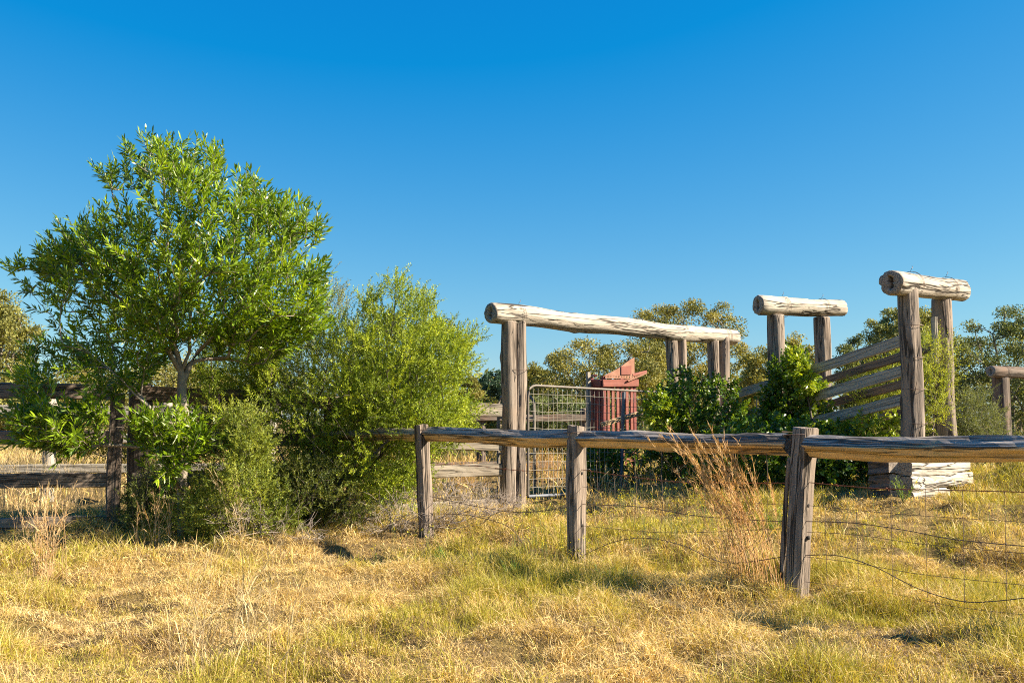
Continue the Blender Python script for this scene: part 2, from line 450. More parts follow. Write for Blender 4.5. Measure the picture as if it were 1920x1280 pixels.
# ------------------------------------------------------------------ near post and rail fence with barbed wire
P1 = Vector((2.09, 7.30, 0)); P2 = Vector((.579, 9.0, 0)); P3 = Vector((-.934, 10.7, 0)); P4 = Vector((-2.45, 12.4, 0)); P0 = Vector((3.60, 5.6, 0))
fd = (P3-P1).normalized(); fn = Vector((-fd.y, fd.x, 0))
if fn.y > 0: fn = -fn                    # towards the camera
fence = thing('post_and_rail_fence', (P2.x, P2.y, h1(P2.x, P2.y)), 'weathered split rail fence with barbed wire crossing the front of the paddock', 'fence')
def near_post(P, top, wa, wb, seed, lean=(0, 0), taper=1.0):
    base = Vector((P.x-lean[0], P.y, h1(P.x, P.y)-.18)); tp = Vector((P.x+lean[0], P.y+lean[1], top))
    M = axis_M(base, tp, fn)
    me = beam_mesh((tp-base).length, wa, wb, seed, [M_NEARPOST], rough=.014, taper=taper, jag=.03, seg=.07)
    return add('post', me, fence, M)
post1 = near_post(P1, 1.215, .115, .135, 3, (.05, 0), 1.2)
post2 = near_post(P2, 1.215, .125, .14, 8, (.0, 0), 1.0)
M_HOLE = simple('dark_bolt_hole', (.02, .016, .013), .9)
for post, P, zs, r_ in ((post1, P1, (.93, .66, .43), .068), (post2, P2, (.80, .55, .34), .066)):
    for z in zs:
        c = P + fn*.0 + Vector((0, 0, z))
        add_tubes(post, 'bolt_hole', [([c - fd*(r_-.02), c - fd*(r_+.003), c - fd*(r_+.0045)], [.015, .015, .002], 8)], M_HOLE)
post3 = near_post(P3, 1.22, .11, .135, 14, (-.04, 0), 1.0)
post4 = near_post(P4, 1.2, .12, .13, 19)
post0 = near_post(P0, 1.2, .13, .15, 25)
# split slivers on the nearest post
for k, (o1, o2, z0, z1, w_) in enumerate(((-.115, .02, .16, .98, .035), (-.10, -.045, .3, 1.0, .03), (-.13, -.01, .12, .62, .018))):
    a = P1 + fd*(-o1) + fn*o2; 
    b0 = Vector((a.x, a.y, z0)) + fd*.035; b1 = Vector((a.x+.02, a.y, z1)) - fd*.022
    add_beam(post1, 'splinter', b0, b1, w_, .022, 31+k, [M_NEARPOST], up=fn, rough=.006, taper=.8, jag=.05)
RSEC = [(.086, .010), (.062, .036), (.036, .060), (.006, .084), (-.034, .078), (-.074, .030), (-.074, -.030), (-.036, -.076), (-.004, -.084), (.020, -.062), (.048, -.036), (.074, -.010)]
def near_rail(a, b, za, zb, seed, sc=1.0, sc2=None, sag=0, ext=(.0, .0)):
    a, b = Vector((a.x, a.y, za)), Vector((b.x, b.y, zb)); d = (b-a).normalized()
    a = a - d*ext[0]; b = b + d*ext[1]
    z = d; y = Vector((0, 0, 1)); x = y.cross(z)
    flip = 1 if x.dot(fn) > 0 else -1
    sec = [(px*flip*sc, py*sc) for px, py in RSEC]
    if flip < 0: sec = sec[::-1]
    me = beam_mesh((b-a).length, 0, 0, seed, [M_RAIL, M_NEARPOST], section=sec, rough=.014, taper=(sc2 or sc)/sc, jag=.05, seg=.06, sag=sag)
    return add('rail', me, fence, axis_M(a, b))
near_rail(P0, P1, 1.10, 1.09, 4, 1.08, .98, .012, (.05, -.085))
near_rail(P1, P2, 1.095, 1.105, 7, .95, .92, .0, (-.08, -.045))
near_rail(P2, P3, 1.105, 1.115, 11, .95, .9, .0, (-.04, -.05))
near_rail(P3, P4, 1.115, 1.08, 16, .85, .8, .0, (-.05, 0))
for P, zt in ((P1, 1.165), (P2, 1.16), (P3, 1.165)):
    lo = [P + fd*a + fn*b for a, b in ((.085, .08), (-.085, .08), (-.085, -.08), (.085, -.08), (.085, .08))]
    add_tubes(fence, 'wire_tie', [([Vector((p.x, p.y, zt + .006*k)) for k, p in enumerate(lo)], .003, 4)], M_WIRE)

def barbed(parent, name, pts, mat, r=.0033, barb=.11, sub=14, label=None):
    # smooth polyline through pts, two twisted strands with four-point barbs
    P = [Vector(p) for p in pts]; out = []
    for i in range(len(P)-1):
        p0 = P[max(i-1, 0)]; p1 = P[i]; p2 = P[i+1]; p3 = P[min(i+2, len(P)-1)]
        for k in range(sub):
            t = k/sub
            out.append(.5*((2*p1) + (p2-p0)*t + (2*p0-5*p1+4*p2-p3)*t*t + (3*p1-p0-3*p2+p3)*t*t*t))
    out.append(P[-1]); paths = [(out, r, 5)]
    acc = 0
    for i in range(1, len(out)):
        acc += (out[i]-out[i-1]).length
        if barb and acc > barb:
            acc = 0; c = out[i]
            for s in range(2):
                d = Vector((rnd.uniform(-1, 1), rnd.uniform(-1, 1), rnd.uniform(-1, 1))).normalized()*.014
                paths.append(([c-d, c, c+d], .0017, 3))
    return add_tubes(parent, name, paths, mat, label)
def fence_pt(px, py, off=0.0):
    """point of the fence plane seen at a photo pixel"""
    u = (px-960)/F
    # line P1 + s*(P2-P1): x = u*y
    d = P2-P1; s = (u*P1.y - P1.x)/(d.x - u*d.y); Y = P1.y + s*d.y + off
    return at(px, py, Y)
# strands right of the nearest post
barbed(fence, 'barbed_wire', [fence_pt(1516, 904), fence_pt(1640, 915), fence_pt(1760, 918), fence_pt(2000, 924)], M_RUST, .0032)
barbed(fence, 'barbed_wire', [fence_pt(1512, 977), fence_pt(1600, 980), fence_pt(1700, 994), fence_pt(1800, 1012), fence_pt(2000, 1030)], M_WIRE)
barbed(fence, 'barbed_wire', [fence_pt(1506, 1041), fence_pt(1570, 1041), fence_pt(1640, 1062), fence_pt(1720, 1102), fence_pt(1800, 1126), fence_pt(1870, 1126), fence_pt(2000, 1110)], M_WIRE)
barbed(fence, 'barbed_wire', [fence_pt(1600, 1120), fence_pt(1680, 1138), fence_pt(1780, 1152), fence_pt(2000, 1178)], M_WIRE)
# strands between the posts on the left
barbed(fence, 'barbed_wire', [fence_pt(1090, 880), fence_pt(1180, 893), fence_pt(1290, 904), fence_pt(1480, 905)], M_RUST, .003)
barbed(fence, 'barbed_wire', [fence_pt(1092, 945), fence_pt(1200, 950), fence_pt(1320, 968), fence_pt(1480, 978)], M_WIRE)
barbed(fence, 'barbed_wire', [fence_pt(1095, 1040), fence_pt(1150, 1016), fence_pt(1210, 1008), fence_pt(1280, 1022), fence_pt(1360, 1054), fence_pt(1478, 1042)], M_WIRE)
barbed(fence, 'barbed_wire', [fence_pt(806, 868), fence_pt(900, 874), fence_pt(980, 882), fence_pt(1068, 880)], M_RUST, .003)
barbed(fence, 'barbed_wire', [fence_pt(806, 930), fence_pt(900, 950), fence_pt(980, 960), fence_pt(1068, 950)], M_WIRE)
barbed(fence, 'barbed_wire', [fence_pt(806, 962), fence_pt(880, 966), fence_pt(950, 985), fence_pt(980, 1018)], M_WIRE)
# ringlock netting: line wires and stay wires
def netwire(pts): return barbed(fence, 'netting_wire', pts, M_WIRE, .0019, 0, 8)
netwire([fence_pt(1515, 947), fence_pt(1670, 962), fence_pt(1800, 971), fence_pt(2000, 983)])
netwire([fence_pt(1513, 997), fence_pt(1605, 1002), fence_pt(1735, 1020), fence_pt(2000, 1044)])
netwire([fence_pt(1510, 1043), fence_pt(1605, 1055), fence_pt(1735, 1077), fence_pt(2000, 1104)])
netwire([fence_pt(1510, 1090), fence_pt(1670, 1112), fence_pt(1800, 1138), fence_pt(2000, 1160)])
for px, a, b in ((1547, 950, 1092), (1606, 955, 1100), (1670, 910, 1112), (1735, 915, 1120), (1805, 918, 1130), (1884, 920, 1140), (1960, 922, 1150)):
    netwire([fence_pt(px, a), fence_pt(px+2, (a+b)/2), fence_pt(px+4, b)])
netwire([fence_pt(1092, 985), fence_pt(1250, 998), fence_pt(1480, 990)])
netwire([fence_pt(1092, 912), fence_pt(1250, 930), fence_pt(1480, 947)])
for px, a, b in ((1118, 870, 985), (1150, 880, 985), (1190, 855, 990), (1240, 890, 995), (1320, 900, 1000), (1437, 850, 1000)):
    netwire([fence_pt(px, a), fence_pt(px+3, (a+b)/2), fence_pt(px-2, b)])

# ------------------------------------------------------------------ log gateway
A0 = at(921, 587, 12.85); A1 = at(1378, 633, 16.5)
gway = thing('log_gateway', (0.0, 13.0, h1(0, 13)), 'tall gateway of round posts under one long bleached log', 'gateway')
log1 = add_log(gway, 'crossbeam', A0, A1, .135, .122, 21, [M_LOG, M_CUT], bend=-.006, knots=16, rough=.07, groove=.05)
def alog(px):
    u = (px-960)/F; d = A1-A0; s = (u*A0.y - A0.x)/(d.x - u*d.y); return A0.lerp(A1, s), s
def arch_post(px, r, seed, top_off, yoff=0, lean=0, mat=M_POST, parent=gway, name='post', zb=None):
    c, s = alog(px); c = c.copy(); c.y += yoff
    b = Vector((c.x+lean, c.y, h1(c.x, c.y)-.3))
    return add_log(parent, name, b, Vector((c.x, c.y, c.z+top_off)), r*1.08, r, seed, [mat, M_CUT], rough=.07, groove=.09, knots=3, hollow=False, bend=.004), s
arch_post(953, .098, 41, -.10, -.02, .0)
arch_post(975, .092, 43, -.01, -.04, -.05)
_, s1 = arch_post(1259, .092, 45, -.09)
arch_post(1276, .075, 46, -.02, -.05)
_, s2 = arch_post(1337, .095, 47, -.09)
arch_post(1357, .085, 48, -.02, -.05)
for s in (alog(972)[1], alog(1278)[1], alog(1360)[1]): tie(gway, A0, A1, s, .146)
pl = alog(965)[0]
add_tubes(gway, 'wire_tie', [([Vector((pl.x+.2*math.cos(a)*.9, pl.y-.02+.16*math.sin(a), 1.94+.01*math.sin(a))) for a in [k/16*6.283 for k in range(17)]], .004, 4)], M_WIRE)

# ------------------------------------------------------------------ mesh gate hung in the gateway
GL = alog(990)[0]; GR = alog(1268)[0]
gd = (Vector((GR.x, GR.y, 0)) - Vector((GL.x, GL.y, 0))); glen = gd.length; gd.normalize()
ztL, ztR, zbL, zbR = 1.74, 1.69, .27, .22
def gp(s, v):   # s metres along, v 0..1 up
    zt = ztL + (ztR-ztL)*s/glen; zb = zbL + (zbR-zbL)*s/glen
    return Vector((GL.x, GL.y, 0)) + gd*s + Vector((0, 0, zb + (zt-zb)*v))
gate = thing('mesh_gate', gp(0, 0), 'wide tubular steel gate filled with square wire mesh', 'gate')
rr = .14
pts = [gp(.0, .0), gp(.0, .5), gp(.0, .90)] + [gp(rr*(1-math.cos(a)), .90 + .10*math.sin(a)) for a in (.4, .8, 1.2)] + [gp(rr, 1)] + [gp(rr+(glen-rr)*k/6, 1) for k in range(1, 7)] 
add_tube(gate, 'frame', pts, .017, M_TUBE, 10)
add_tube(gate, 'bottom_tube', [gp(glen*k/6, 0) for k in range(7)], .022, M_BLUE, 10)
add_tube(gate, 'end_tube', [gp(glen, 0), gp(glen, .5), gp(glen, .975)], .024, M_BLUE, 10)
mid = alog(1166)[0]; sm = (Vector((mid.x, mid.y, 0)) - Vector((GL.x, GL.y, 0))).length
add_tube(gate, 'brace', [gp(sm-.05, .015), gp(sm, .5), gp(sm+.04, .985)], .026, M_BLUE, 10)
for k in range(1, 34):
    s = glen*k/34
    sag = .02*math.sin(k*1.7)
    add_tube(gate, 'mesh_wire', [gp(s+sag*.3, .02), gp(s+sag*.6, .35), gp(s+sag, .62), gp(s, .975)], .0029, M_MESHW, 4)
for k in range(1, 13):
    v = k/13
    add_tube(gate, 'mesh_wire', [gp(glen*j/10+.02, v + (.012*math.sin(j*1.1+k*.4) if 0 < j < 10 else 0)*(1 if 5 < k < 12 else .3)) for j in range(11)], .0029, M_MESHW, 4)

# narrow hoop gate behind the big post
hoop = thing('hoop_gate', at(970, 900, 15.2), 'narrow rounded tube gate half hidden behind the thick left gate post', 'gate')
hp = []
for px, py in ((934, 925), (934, 800), (935, 755), (940, 744), (950, 740), (985, 741), (995, 744), (1001, 753), (1002, 800), (1002, 925)): hp.append(at(px, py, 15.2 - (px-934)*.004))
add_tube(hoop, 'frame', hp, .022, M_TUBE, 8)
add_tube(hoop, 'crossbar', [at(934, 783, 15.2), at(1002, 784, 14.93)], .018, M_TUBE, 8)
add_tube(hoop, 'crossbar', [at(934, 850, 15.2), at(1002, 851, 14.93)], .018, M_TUBE, 8)

# ------------------------------------------------------------------ left yard fence
L0 = Vector((-4.38, 11.5, 0)); L1 = Vector((-.12, 12.96, 0))
yard = thing('yard_fence', (L0.x, L0.y, h1(L0.x, L0.y)), 'four-rail timber stockyard fence running behind the leafy tree', 'fence')
ld = (L1-L0).normalized()
add_beam(yard, 'post', Vector((-4.52, 11.42, -.25)), Vector((-4.53, 11.42, 1.58)), .15, .16, 51, [M_DARKW], up=(ld.y, -ld.x, 0), rough=.014)
add_log(yard, 'post', Vector((-4.30, 11.62, -.25)), Vector((-4.34, 11.64, 1.68)), .135, .125, 52, [M_DARKW, M_CUT], hollow=False, groove=.1)
m_ = L0.lerp(L1, .5)
add_log(yard, 'post', Vector((m_.x, m_.y+.16, -.2)), Vector((m_.x, m_.y+.16, 1.55)), .11, .10, 53, [M_DARKW, M_CUT], hollow=False, groove=.1)
for k, (za, zb, hh) in enumerate(((1.59, 1.40, .17), (1.08, .96, .15), (.60, .63, .16), (.115, .17, .17))):
    a = Vector((-4.35, 11.5, za)); b = Vector((-.25, 12.93, zb))
    mm = a.lerp(b, .53)
    add_beam(yard, 'rail', a, mm, .06, hh, 60+k, [M_DARKW, M_CUT], rough=.012)
    add_beam(yard, 'rail', mm+Vector((0, -.01, 0)), b + (b-a).normalized()*.12, .055, hh*.95, 70+k, [M_PALE, M_CUT], rough=.014)
    dz = (za-zb)*.25
    l2 = Vector((-8.6, 10.06, za+.03))
    add_beam(yard, 'rail', Vector((-4.55, 11.38, za)), l2, .06, hh, 80+k, [M_POST, M_CUT], rough=.012)
add_log(yard, 'post', Vector((-8.5, 10.2, -.25)), Vector((-8.5, 10.2, 1.65)), .13, .12, 54, [M_DARKW, M_CUT], hollow=False, groove=.1)

# far inner yard fences seen through gaps
inner = thing('inner_fence', (0, 19.5, .3), 'low grey rail fence of the inner yard behind the mesh gate', 'fence')
for k, z in enumerate((1.32, .82, .40)):
    add_beam(inner, 'rail', Vector((-2.6, 18.6, z+.02)), Vector((1.6, 20.2, z)), .05, .13, 90+k, [M_DARKW], rough=.012)
for k, (x, y) in enumerate(((-2.5, 18.7), (-.6, 19.5), (1.45, 20.25))):
    add_log(inner, 'post', Vector((x, y, -.1)), Vector((x, y, 1.5)), .09, .085, 95+k, [M_DARKW, M_CUT], hollow=False)
back = thing('back_yard_fence', (-6, 15, .2), 'pale far rail fence seen between the rails left of the tree', 'fence')
for k, z in enumerate((1.42, 1.0, .55)):
    add_beam(back, 'rail', Vector((-9.5, 14.6, z)), Vector((-3.6, 15.6, z)), .05, .13, 190+k, [M_BOARD], rough=.012)
for k, x in enumerate((-9.3, -7.0, -5.35, -3.8)):
    yy = 14.6 + (x+9.5)*.169 + .1
    add_log(back, 'post', Vector((x, yy, -.1)), Vector((x, yy, 1.6)), .10, .095, 195+k, [M_BOARD, M_CUT], hollow=False)

# ------------------------------------------------------------------ loading ramp
ramp_t = thing('loading_ramp', (4.3, 12.5, h1(4.3, 12.5)), 'timber cattle loading ramp with sloping rails under two short log frames', 'loading ramp')
B0 = at(1672, 529, 10.95); B1 = at(1800, 546, 12.25)
C0 = at(1422, 574, 13.9); C1 = at(1580, 580, 15.0)
add_log(ramp_t, 'crossbeam', B0, B1, .142, .130, 101, [M_LOG, M_CUT], rough=.05, groove=.05, knots=2, bend=.003)
add_log(ramp_t, 'crossbeam', C0, C1, .140, .122, 104, [M_LOG, M_CUT], rough=.05, groove=.05, knots=3, bend=.003, slant=.3)
for a, b, s in ((B0, B1, .26), (B0, B1, .78), (C0, C1, .27), (C0, C1, .74)): tie(ramp_t, a, b, s, .15)
def rpost(pxb, pxt, top_y, Y, r, seed, rt=None):
    t_ = at(pxt, top_y, Y); b_ = at(pxb, 900, Y); b_.z = .2
    return add_log(ramp_t, 'post', b_, t_, r, rt or r*.88, seed, [M_POST, M_CUT], rough=.06, groove=.08, knots=3, hollow=False, bend=.004)
n1 = rpost(1717, 1702, 543, 11.18, .133, 111, .112)
n2 = rpost(1776, 1764, 562, 11.95, .128, 112, .112)
c1 = rpost(1462, 1454, 592, 14.12, .128, 113, .122)
c2 = rpost(1549, 1541, 596, 14.72, .125, 114, .118)
for py in (610, 670, 729, 793):
    c = at(1709 + (py-610)*.04, py, 11.18)
    add_tubes(ramp_t, 'wire_tie', [([Vector((c.x+.128*math.cos(a), c.y+.128*math.sin(a), c.z+.006*math.sin(a))) for a in [k/18*6.283 for k in range(19)]], .0035, 4)], M_WIRE)
# near side rails (line through the left posts)
def rp(s, z, off=0.0):
    return Vector((4.5-.75*s, 11.2+2.95*s, z)) + Vector((-.97, -.25, 0))*off
for k, (z0, z1) in enumerate(((2.21, 1.63), (1.87, 1.26), (1.54, .92))):
    add_beam(ramp_t, 'rail', rp(-.02, z0, .0), rp(1.49, z1, .02), .045, .130, 120+k, [M_BOARD], rough=.008, sag=.01)
# upper near rail carries on to the yard
far = Vector((.60, .62, 0))
for k, (z0, z1) in enumerate(((2.165, 1.58), (1.815, 1.22), (1.465, .86))):
    add_beam(ramp_t, 'rail', rp(.03, z0)+far, rp(1.46, z1)+far, .045, .105, 130+k, [M_DARKW], rough=.008)
# short boards nailed to the right hand near post
for k, z in enumerate((2.05, 1.28, .98)):
    a = Vector((n2.matrix_basis.translation.x, 0, 0))
    p = at(1738, 0, 11.86); p.z = z
    add_beam(ramp_t, 'board', p, p + Vector((.17, .07, .03)), .04, .22, 140+k, [M_POST], rough=.01)
p = at(1752, 600, 11.85); add_beam(ramp_t, 'board', Vector((p.x, p.y, 1.95)), Vector((p.x, p.y, 2.5)), .1, .045, 145, [M_BOARD], up=(1, 0, 0), rough=.01)
# ramp floor and its timber abutment
for k in range(14):
    s = .02 + k*.098
    a = rp(s, .92 - .36*s); b = a + far*1.15
    add_beam(ramp_t, 'deck_plank', a, b, .26, .05, 150+k, [M_BOARD], rough=.008)
fdir = (Vector((B1.x, B1.y, 0))-Vector((B0.x, B0.y, 0))).normalized()
q0 = at(1698, 900, 10.72); q0.z = 0
for k, (z, l0, l1) in enumerate(((.44, 0.0, .95), (.595, -.01, 1.62), (.755, .0, 1.50))):
    a = Vector((q0.x, q0.y, z)) + fdir*l0; b = Vector((q0.x, q0.y, z)) + fdir*l1
    add_beam(ramp_t, 'abutment_log', a, b, .16, .155, 170+k, [M_WHITE, M_CUT], rough=.02, jag=.03)['label'] = 'bleached white abutment timber'
sd = Vector((-.75, 2.95, 0)).normalized()
for k, z in enumerate((.45, .62, .78)):
    a = Vector((q0.x-.1, q0.y+.02, z)); add_beam(ramp_t, 'abutment_log', a, a + sd*.4 + Vector((0, 0, -.03)), .15, .15, 180+k, [M_DARKW, M_CUT], rough=.02)
p = at(1672, 900, 11.1); add_beam(ramp_t, 'stump', Vector((p.x, p.y, .2)), Vector((p.x, p.y, .72)), .12, .11, 186, [M_DARKW, M_CUT], rough=.014)
p = at(1640, 880, 11.3); add_beam(ramp_t, 'board', Vector((p.x, p.y, .62)), Vector((p.x+.42, p.y-.08, .70)), .05, .15, 187, [M_DARKW], rough=.014)

# log frame at the right edge; tree shade put into its wood colour
rf = thing('timber_archway', at(1877, 870, 16), 'shade-coloured log frame with one post by the bush at the far edge', 'log frame')
a = at(1858, 696, 15.7); b = at(2040, 705, 16.6)
add_log(rf, 'crossbeam', a, b, .095, .09, 201, [M_DARKW, M_CUT], knots=2)
p = at(1877, 700, 15.85); add_log(rf, 'post', Vector((p.x, p.y, 0)), Vector((p.x, p.y, p.z-.03)), .13, .125, 202, [M_DARKW, M_CUT], hollow=False, groove=.1)
p = at(2010, 700, 16.5); add_log(rf, 'post', Vector((p.x, p.y, 0)), Vector((p.x, p.y, p.z-.05)), .13, .125, 203, [M_DARKW, M_CUT], hollow=False, groove=.1)
tie(rf, a, b, .14, .102)

# ------------------------------------------------------------------ red cattle crush
cr = thing('cattle_crush', at(1150, 870, 18), 'red slatted cattle crush, sun and shade in its paint colours, with a bent rusty plate on top', 'cattle crush')
O = at(1132, 788, 17.8); O.z = 0
fx = Vector((math.cos(.5), math.sin(.5), 0)); lx = Vector((-math.sin(.5), math.cos(.5), 0))   # front runs right, side runs back
gz0 = h1(O.x, O.y)
def cp(a, b, z): return O + fx*a + lx*b + Vector((0, 0, z))
TOPZ = 2.05
for (a, b) in ((0, 0), (.66, 0), (0, .40), (.66, .40)):
    add_beam(cr, 'corner_post', cp(a, b, gz0-.05), cp(a, b, TOPZ), .07, .07, 210, [M_RED], up=fx, rough=.003)
for k in range(6):
    a = .08 + k*.102
    add_beam(cr, 'slat', cp(a, -.025, gz0+.3), cp(a, -.025, 1.93), .056, .03, 211+k, [M_PINK], up=-lx, rough=.002)
for k in range(3):
    b = .09 + k*.115
    add_beam(cr, 'slat', cp(-.03, b, gz0+.3), cp(-.03, b, 1.93), .10, .03, 221+k, [M_RED], up=-fx, rough=.002)
add_beam(cr, 'header', cp(-.05, -.05, 1.93), cp(.72, -.05, 1.95), .05, .13, 231, [M_PINK], rough=.004)
add_beam(cr, 'header', cp(-.05, -.02, 1.93), cp(-.05, .45, 1.95), .05, .13, 232, [M_RED], rough=.004)
add_beam(cr, 'sill', cp(-.05, -.05, gz0+.25), cp(.72, -.05, gz0+.25), .05, .12, 233, [M_PINK], rough=.004)
tri = []
for z_ in (0, .012): tri += [cp(-.02, -.03+z_, 2.06), cp(.66, -.03+z_, 2.07), cp(.66, -.03+z_, 2.41), cp(.60, -.03+z_, 2.39), cp(.28, -.03+z_, 2.19)]
tri = [v-O for v in tri]
add('bent_plate', faces_mesh('bent_plate', tri, [(4, 3, 2, 1, 0), (5, 6, 7, 8, 9)] + [(i, (i+1) % 5, 5+(i+1) % 5, 5+i) for i in range(5)], [M_RUSTP], False), cr, Matrix.Translation(O))
pl_ = [v-O for v in (cp(.36, -.045, 2.09), cp(.58, -.045, 2.10), cp(.58, -.045, 2.26), cp(.36, -.045, 2.24), cp(.36, -.033, 2.09), cp(.58, -.033, 2.10), cp(.58, -.033, 2.26), cp(.36, -.033, 2.24))]
add('patch_plate', faces_mesh('patch_plate', pl_, [(3, 2, 1, 0), (4, 5, 6, 7)] + [(i, (i+1) % 4, 4+(i+1) % 4, 4+i) for i in range(4)], [M_PINK], False), cr, Matrix.Translation(O))
zz = []
for k in range(25):
    a = k/24*.7; zz.append((cp(a, -.06, 2.02), cp(a, -.06, 2.05 + (.03 if k % 2 else -.012) + .012*math.sin(k*2.3))))
V = [v-O for pr in zz for v in pr]
add('torn_edge', faces_mesh('torn_edge', V + [v + lx*.006 for v in V], [(2*k, 2*k+2, 2*k+3, 2*k+1) for k in range(24)] + [(50+2*k+1, 50+2*k+3, 50+2*k+2, 50+2*k) for k in range(24)], [M_RUSTP], False), cr, Matrix.Translation(O))
add_beam(cr, 'bar', cp(.62, -.02, 2.09), cp(.95, .0, 2.16), .03, .05, 241, [M_PINK], rough=.003)
add_beam(cr, 'bar', cp(.46, -.1, 1.98), cp(.88, -.1, 2.13), .03, .025, 242, [M_RUSTP], rough=.004)
add_beam(cr, 'bar', cp(-.1, .1, 2.07), cp(.1, .5, 2.09), .05, .04, 243, [M_RED], rough=.004)
gp_ = add_beam(cr, 'side_post', cp(-.14, .28, 0), cp(-.14, .28, 2.14), .075, .07, 244, [M_BOARD], up=fx)
# loose broken rails in front of it
for k, (a, b, lab) in enumerate((((1128, 796, 15.0), (1225, 766, 15.4), 'pale broken rail slanting up in front of the red crush, topmost of three'),
                                 ((1150, 845, 14.9), (1215, 822, 15.3), 'short pale broken rail low behind the gate brace, middle of three'),
                                 ((1138, 866, 14.9), (1168, 856, 15.1), 'stubby red-brown broken rail, lowest and shortest of three'))):
    o = add('broken_rail', beam_mesh((at(*b)-at(*a)).length, .05, .07, 250+k, [M_SPLIT], rough=.008), None, axis_M(at(*a), at(*b)))
    tag(o, lab, 'rail', 'broken rails leaning in the bushes by the gate')

# ------------------------------------------------------------------ vegetation machinery
def in_poly(px, py, poly):
    poly = np.array(poly, float); x, y = poly[:, 0], poly[:, 1]; n = len(poly)
    ins = np.zeros(len(px), bool); dist = np.full(len(px), 1e9)
    j = n-1
    for i in range(n):
        c = ((y[i] > py) != (y[j] > py)) & (px < (x[j]-x[i])*(py-y[i])/((y[j]-y[i]) or 1e-9) + x[i]); ins ^= c
        ex, ey = x[j]-x[i], y[j]-y[i]; l2 = ex*ex+ey*ey or 1e-9
        t = np.clip(((px-x[i])*ex + (py-y[i])*ey)/l2, 0, 1)
        dist = np.minimum(dist, np.hypot(px-(x[i]+t*ex), py-(y[i]+t*ey))); j = i
    return ins, dist
def crown_points(poly, Y, n, depth, gap=.42, gscale=1.6, seed=0, edge=.5, shell=0.0):
    """points filling a rounded crown: outline as seen, real depth"""
    r = np.random.default_rng(seed); P = np.array(poly, float); lo, hi = P.min(0), P.max(0); out = []; got = 0
    R = .5*min(hi[0]-lo[0], hi[1]-lo[1])
    while got < n:
        px = r.uniform(lo[0], hi[0], 4*n); py = r.uniform(lo[1], hi[1], 4*n)
        ins, d = in_poly(px, py, poly)
        half = depth*np.sqrt(np.clip(1-(1-np.clip(d/R, 0, 1))**2, 0, 1))
        t = r.uniform(-1, 1, len(px))
        if shell: t = np.sign(t)*np.abs(t)**(1-shell)
        q = at_np(px, py, Y + t*half)
        keep = ins & (vnoise3(q*gscale, seed+3) > gap)
        q = q[keep]; out.append(q); got += len(q)
    return np.concatenate(out)[:n]

def grow(skel, tips, curve=.25, wpath=.35, seed=0, up=.25, nseg=4):
    """joins every tip to the nearest wood; returns list of branch paths (node index lists), node arrays"""
    r = np.random.default_rng(seed)
    pos = []; par = []; plen = []
    paths = []
    for line in skel:
        line = [np.array(tuple(p), float) for p in line]
        prev = -1
        if pos:
            d = np.linalg.norm(np.array(pos)-line[0], axis=1); k = int(d.argmin())
            if d[k] < .25: prev = k
        idx = [prev] if prev >= 0 else []
        pts = []
        for a, b in zip(line[:-1], line[1:]):
            m = max(2, int(np.linalg.norm(b-a)/.18))
            pts += [a + (b-a)*t for t in np.linspace(0, 1, m, endpoint=False)]
        pts.append(line[-1])
        if prev >= 0: pts = pts[1:]
        for p in pts:
            l = 0 if prev < 0 else plen[prev] + np.linalg.norm(p-pos[prev])
            pos.append(p + r.normal(0, .008, 3)); par.append(prev); plen.append(l); prev = len(pos)-1; idx.append(prev)
        paths.append(idx)
    cap = len(pos) + len(tips)*nseg + 8
    A = np.zeros((cap, 3)); A[:len(pos)] = pos; PL = np.zeros(cap); PL[:len(pos)] = plen; n = len(pos)
    par = list(par)
    root = A[0]
    for tip in tips[np.argsort(np.linalg.norm(tips-root, axis=1))]:
        v = tip - A[:n]; d = np.linalg.norm(v, axis=1)
        cost = d + wpath*PL[:n] + .8*np.maximum(0, -v[:, 2])    # branches prefer to rise
        k = int(cost.argmin())
        if d[k] < 1e-3: continue
        pp = A[par[k]] if par[k] >= 0 else A[k]-np.array([0, 0, .1])
        dirp = A[k]-pp; dirp = dirp/(np.linalg.norm(dirp)+1e-9)
        c = A[k] + (dirp*.6 + np.array([0, 0, up]))*d[k]*curve*1.6 + r.normal(0, .05, 3)*d[k]
        idx = [k]; prev = k
        for t in np.linspace(0, 1, nseg+1)[1:]:
            p = (1-t)**2*A[k] + 2*t*(1-t)*(c*.6+.4*(A[k]+tip)/2) + t*t*tip
            A[n] = p; PL[n] = PL[prev] + np.linalg.norm(p-A[prev]); par.append(prev); prev = n; idx.append(n); n += 1
        paths.append(idx)
    return paths, A[:n], np.array(par)

def radii(par, n, rtip, expo):
    cnt = np.zeros(n); has = np.zeros(n, bool); has[par[par >= 0]] = True
    cnt[~has] = 1
    for i in range(n-1, -1, -1):
        if par[i] >= 0: cnt[par[i]] += cnt[i]
    return rtip*np.maximum(cnt, 1)**expo

def wood_mesh(name, paths, A, rad, mats, o, thin_sides=4, rmax=1e9):
    tl = []
    for idx in paths:
        if len(idx) < 2: continue
        r = np.minimum(rad[idx], rmax).copy()
        if len(idx) > 2 and r[0] > r[1]*1.3: r[0] = r[1]*1.15
        s = 9 if r.max() > .04 else (6 if r.max() > .015 else thin_sides)
        tl.append((A[idx]-o, r, s))
    return tubes_mesh(name, tl, mats)

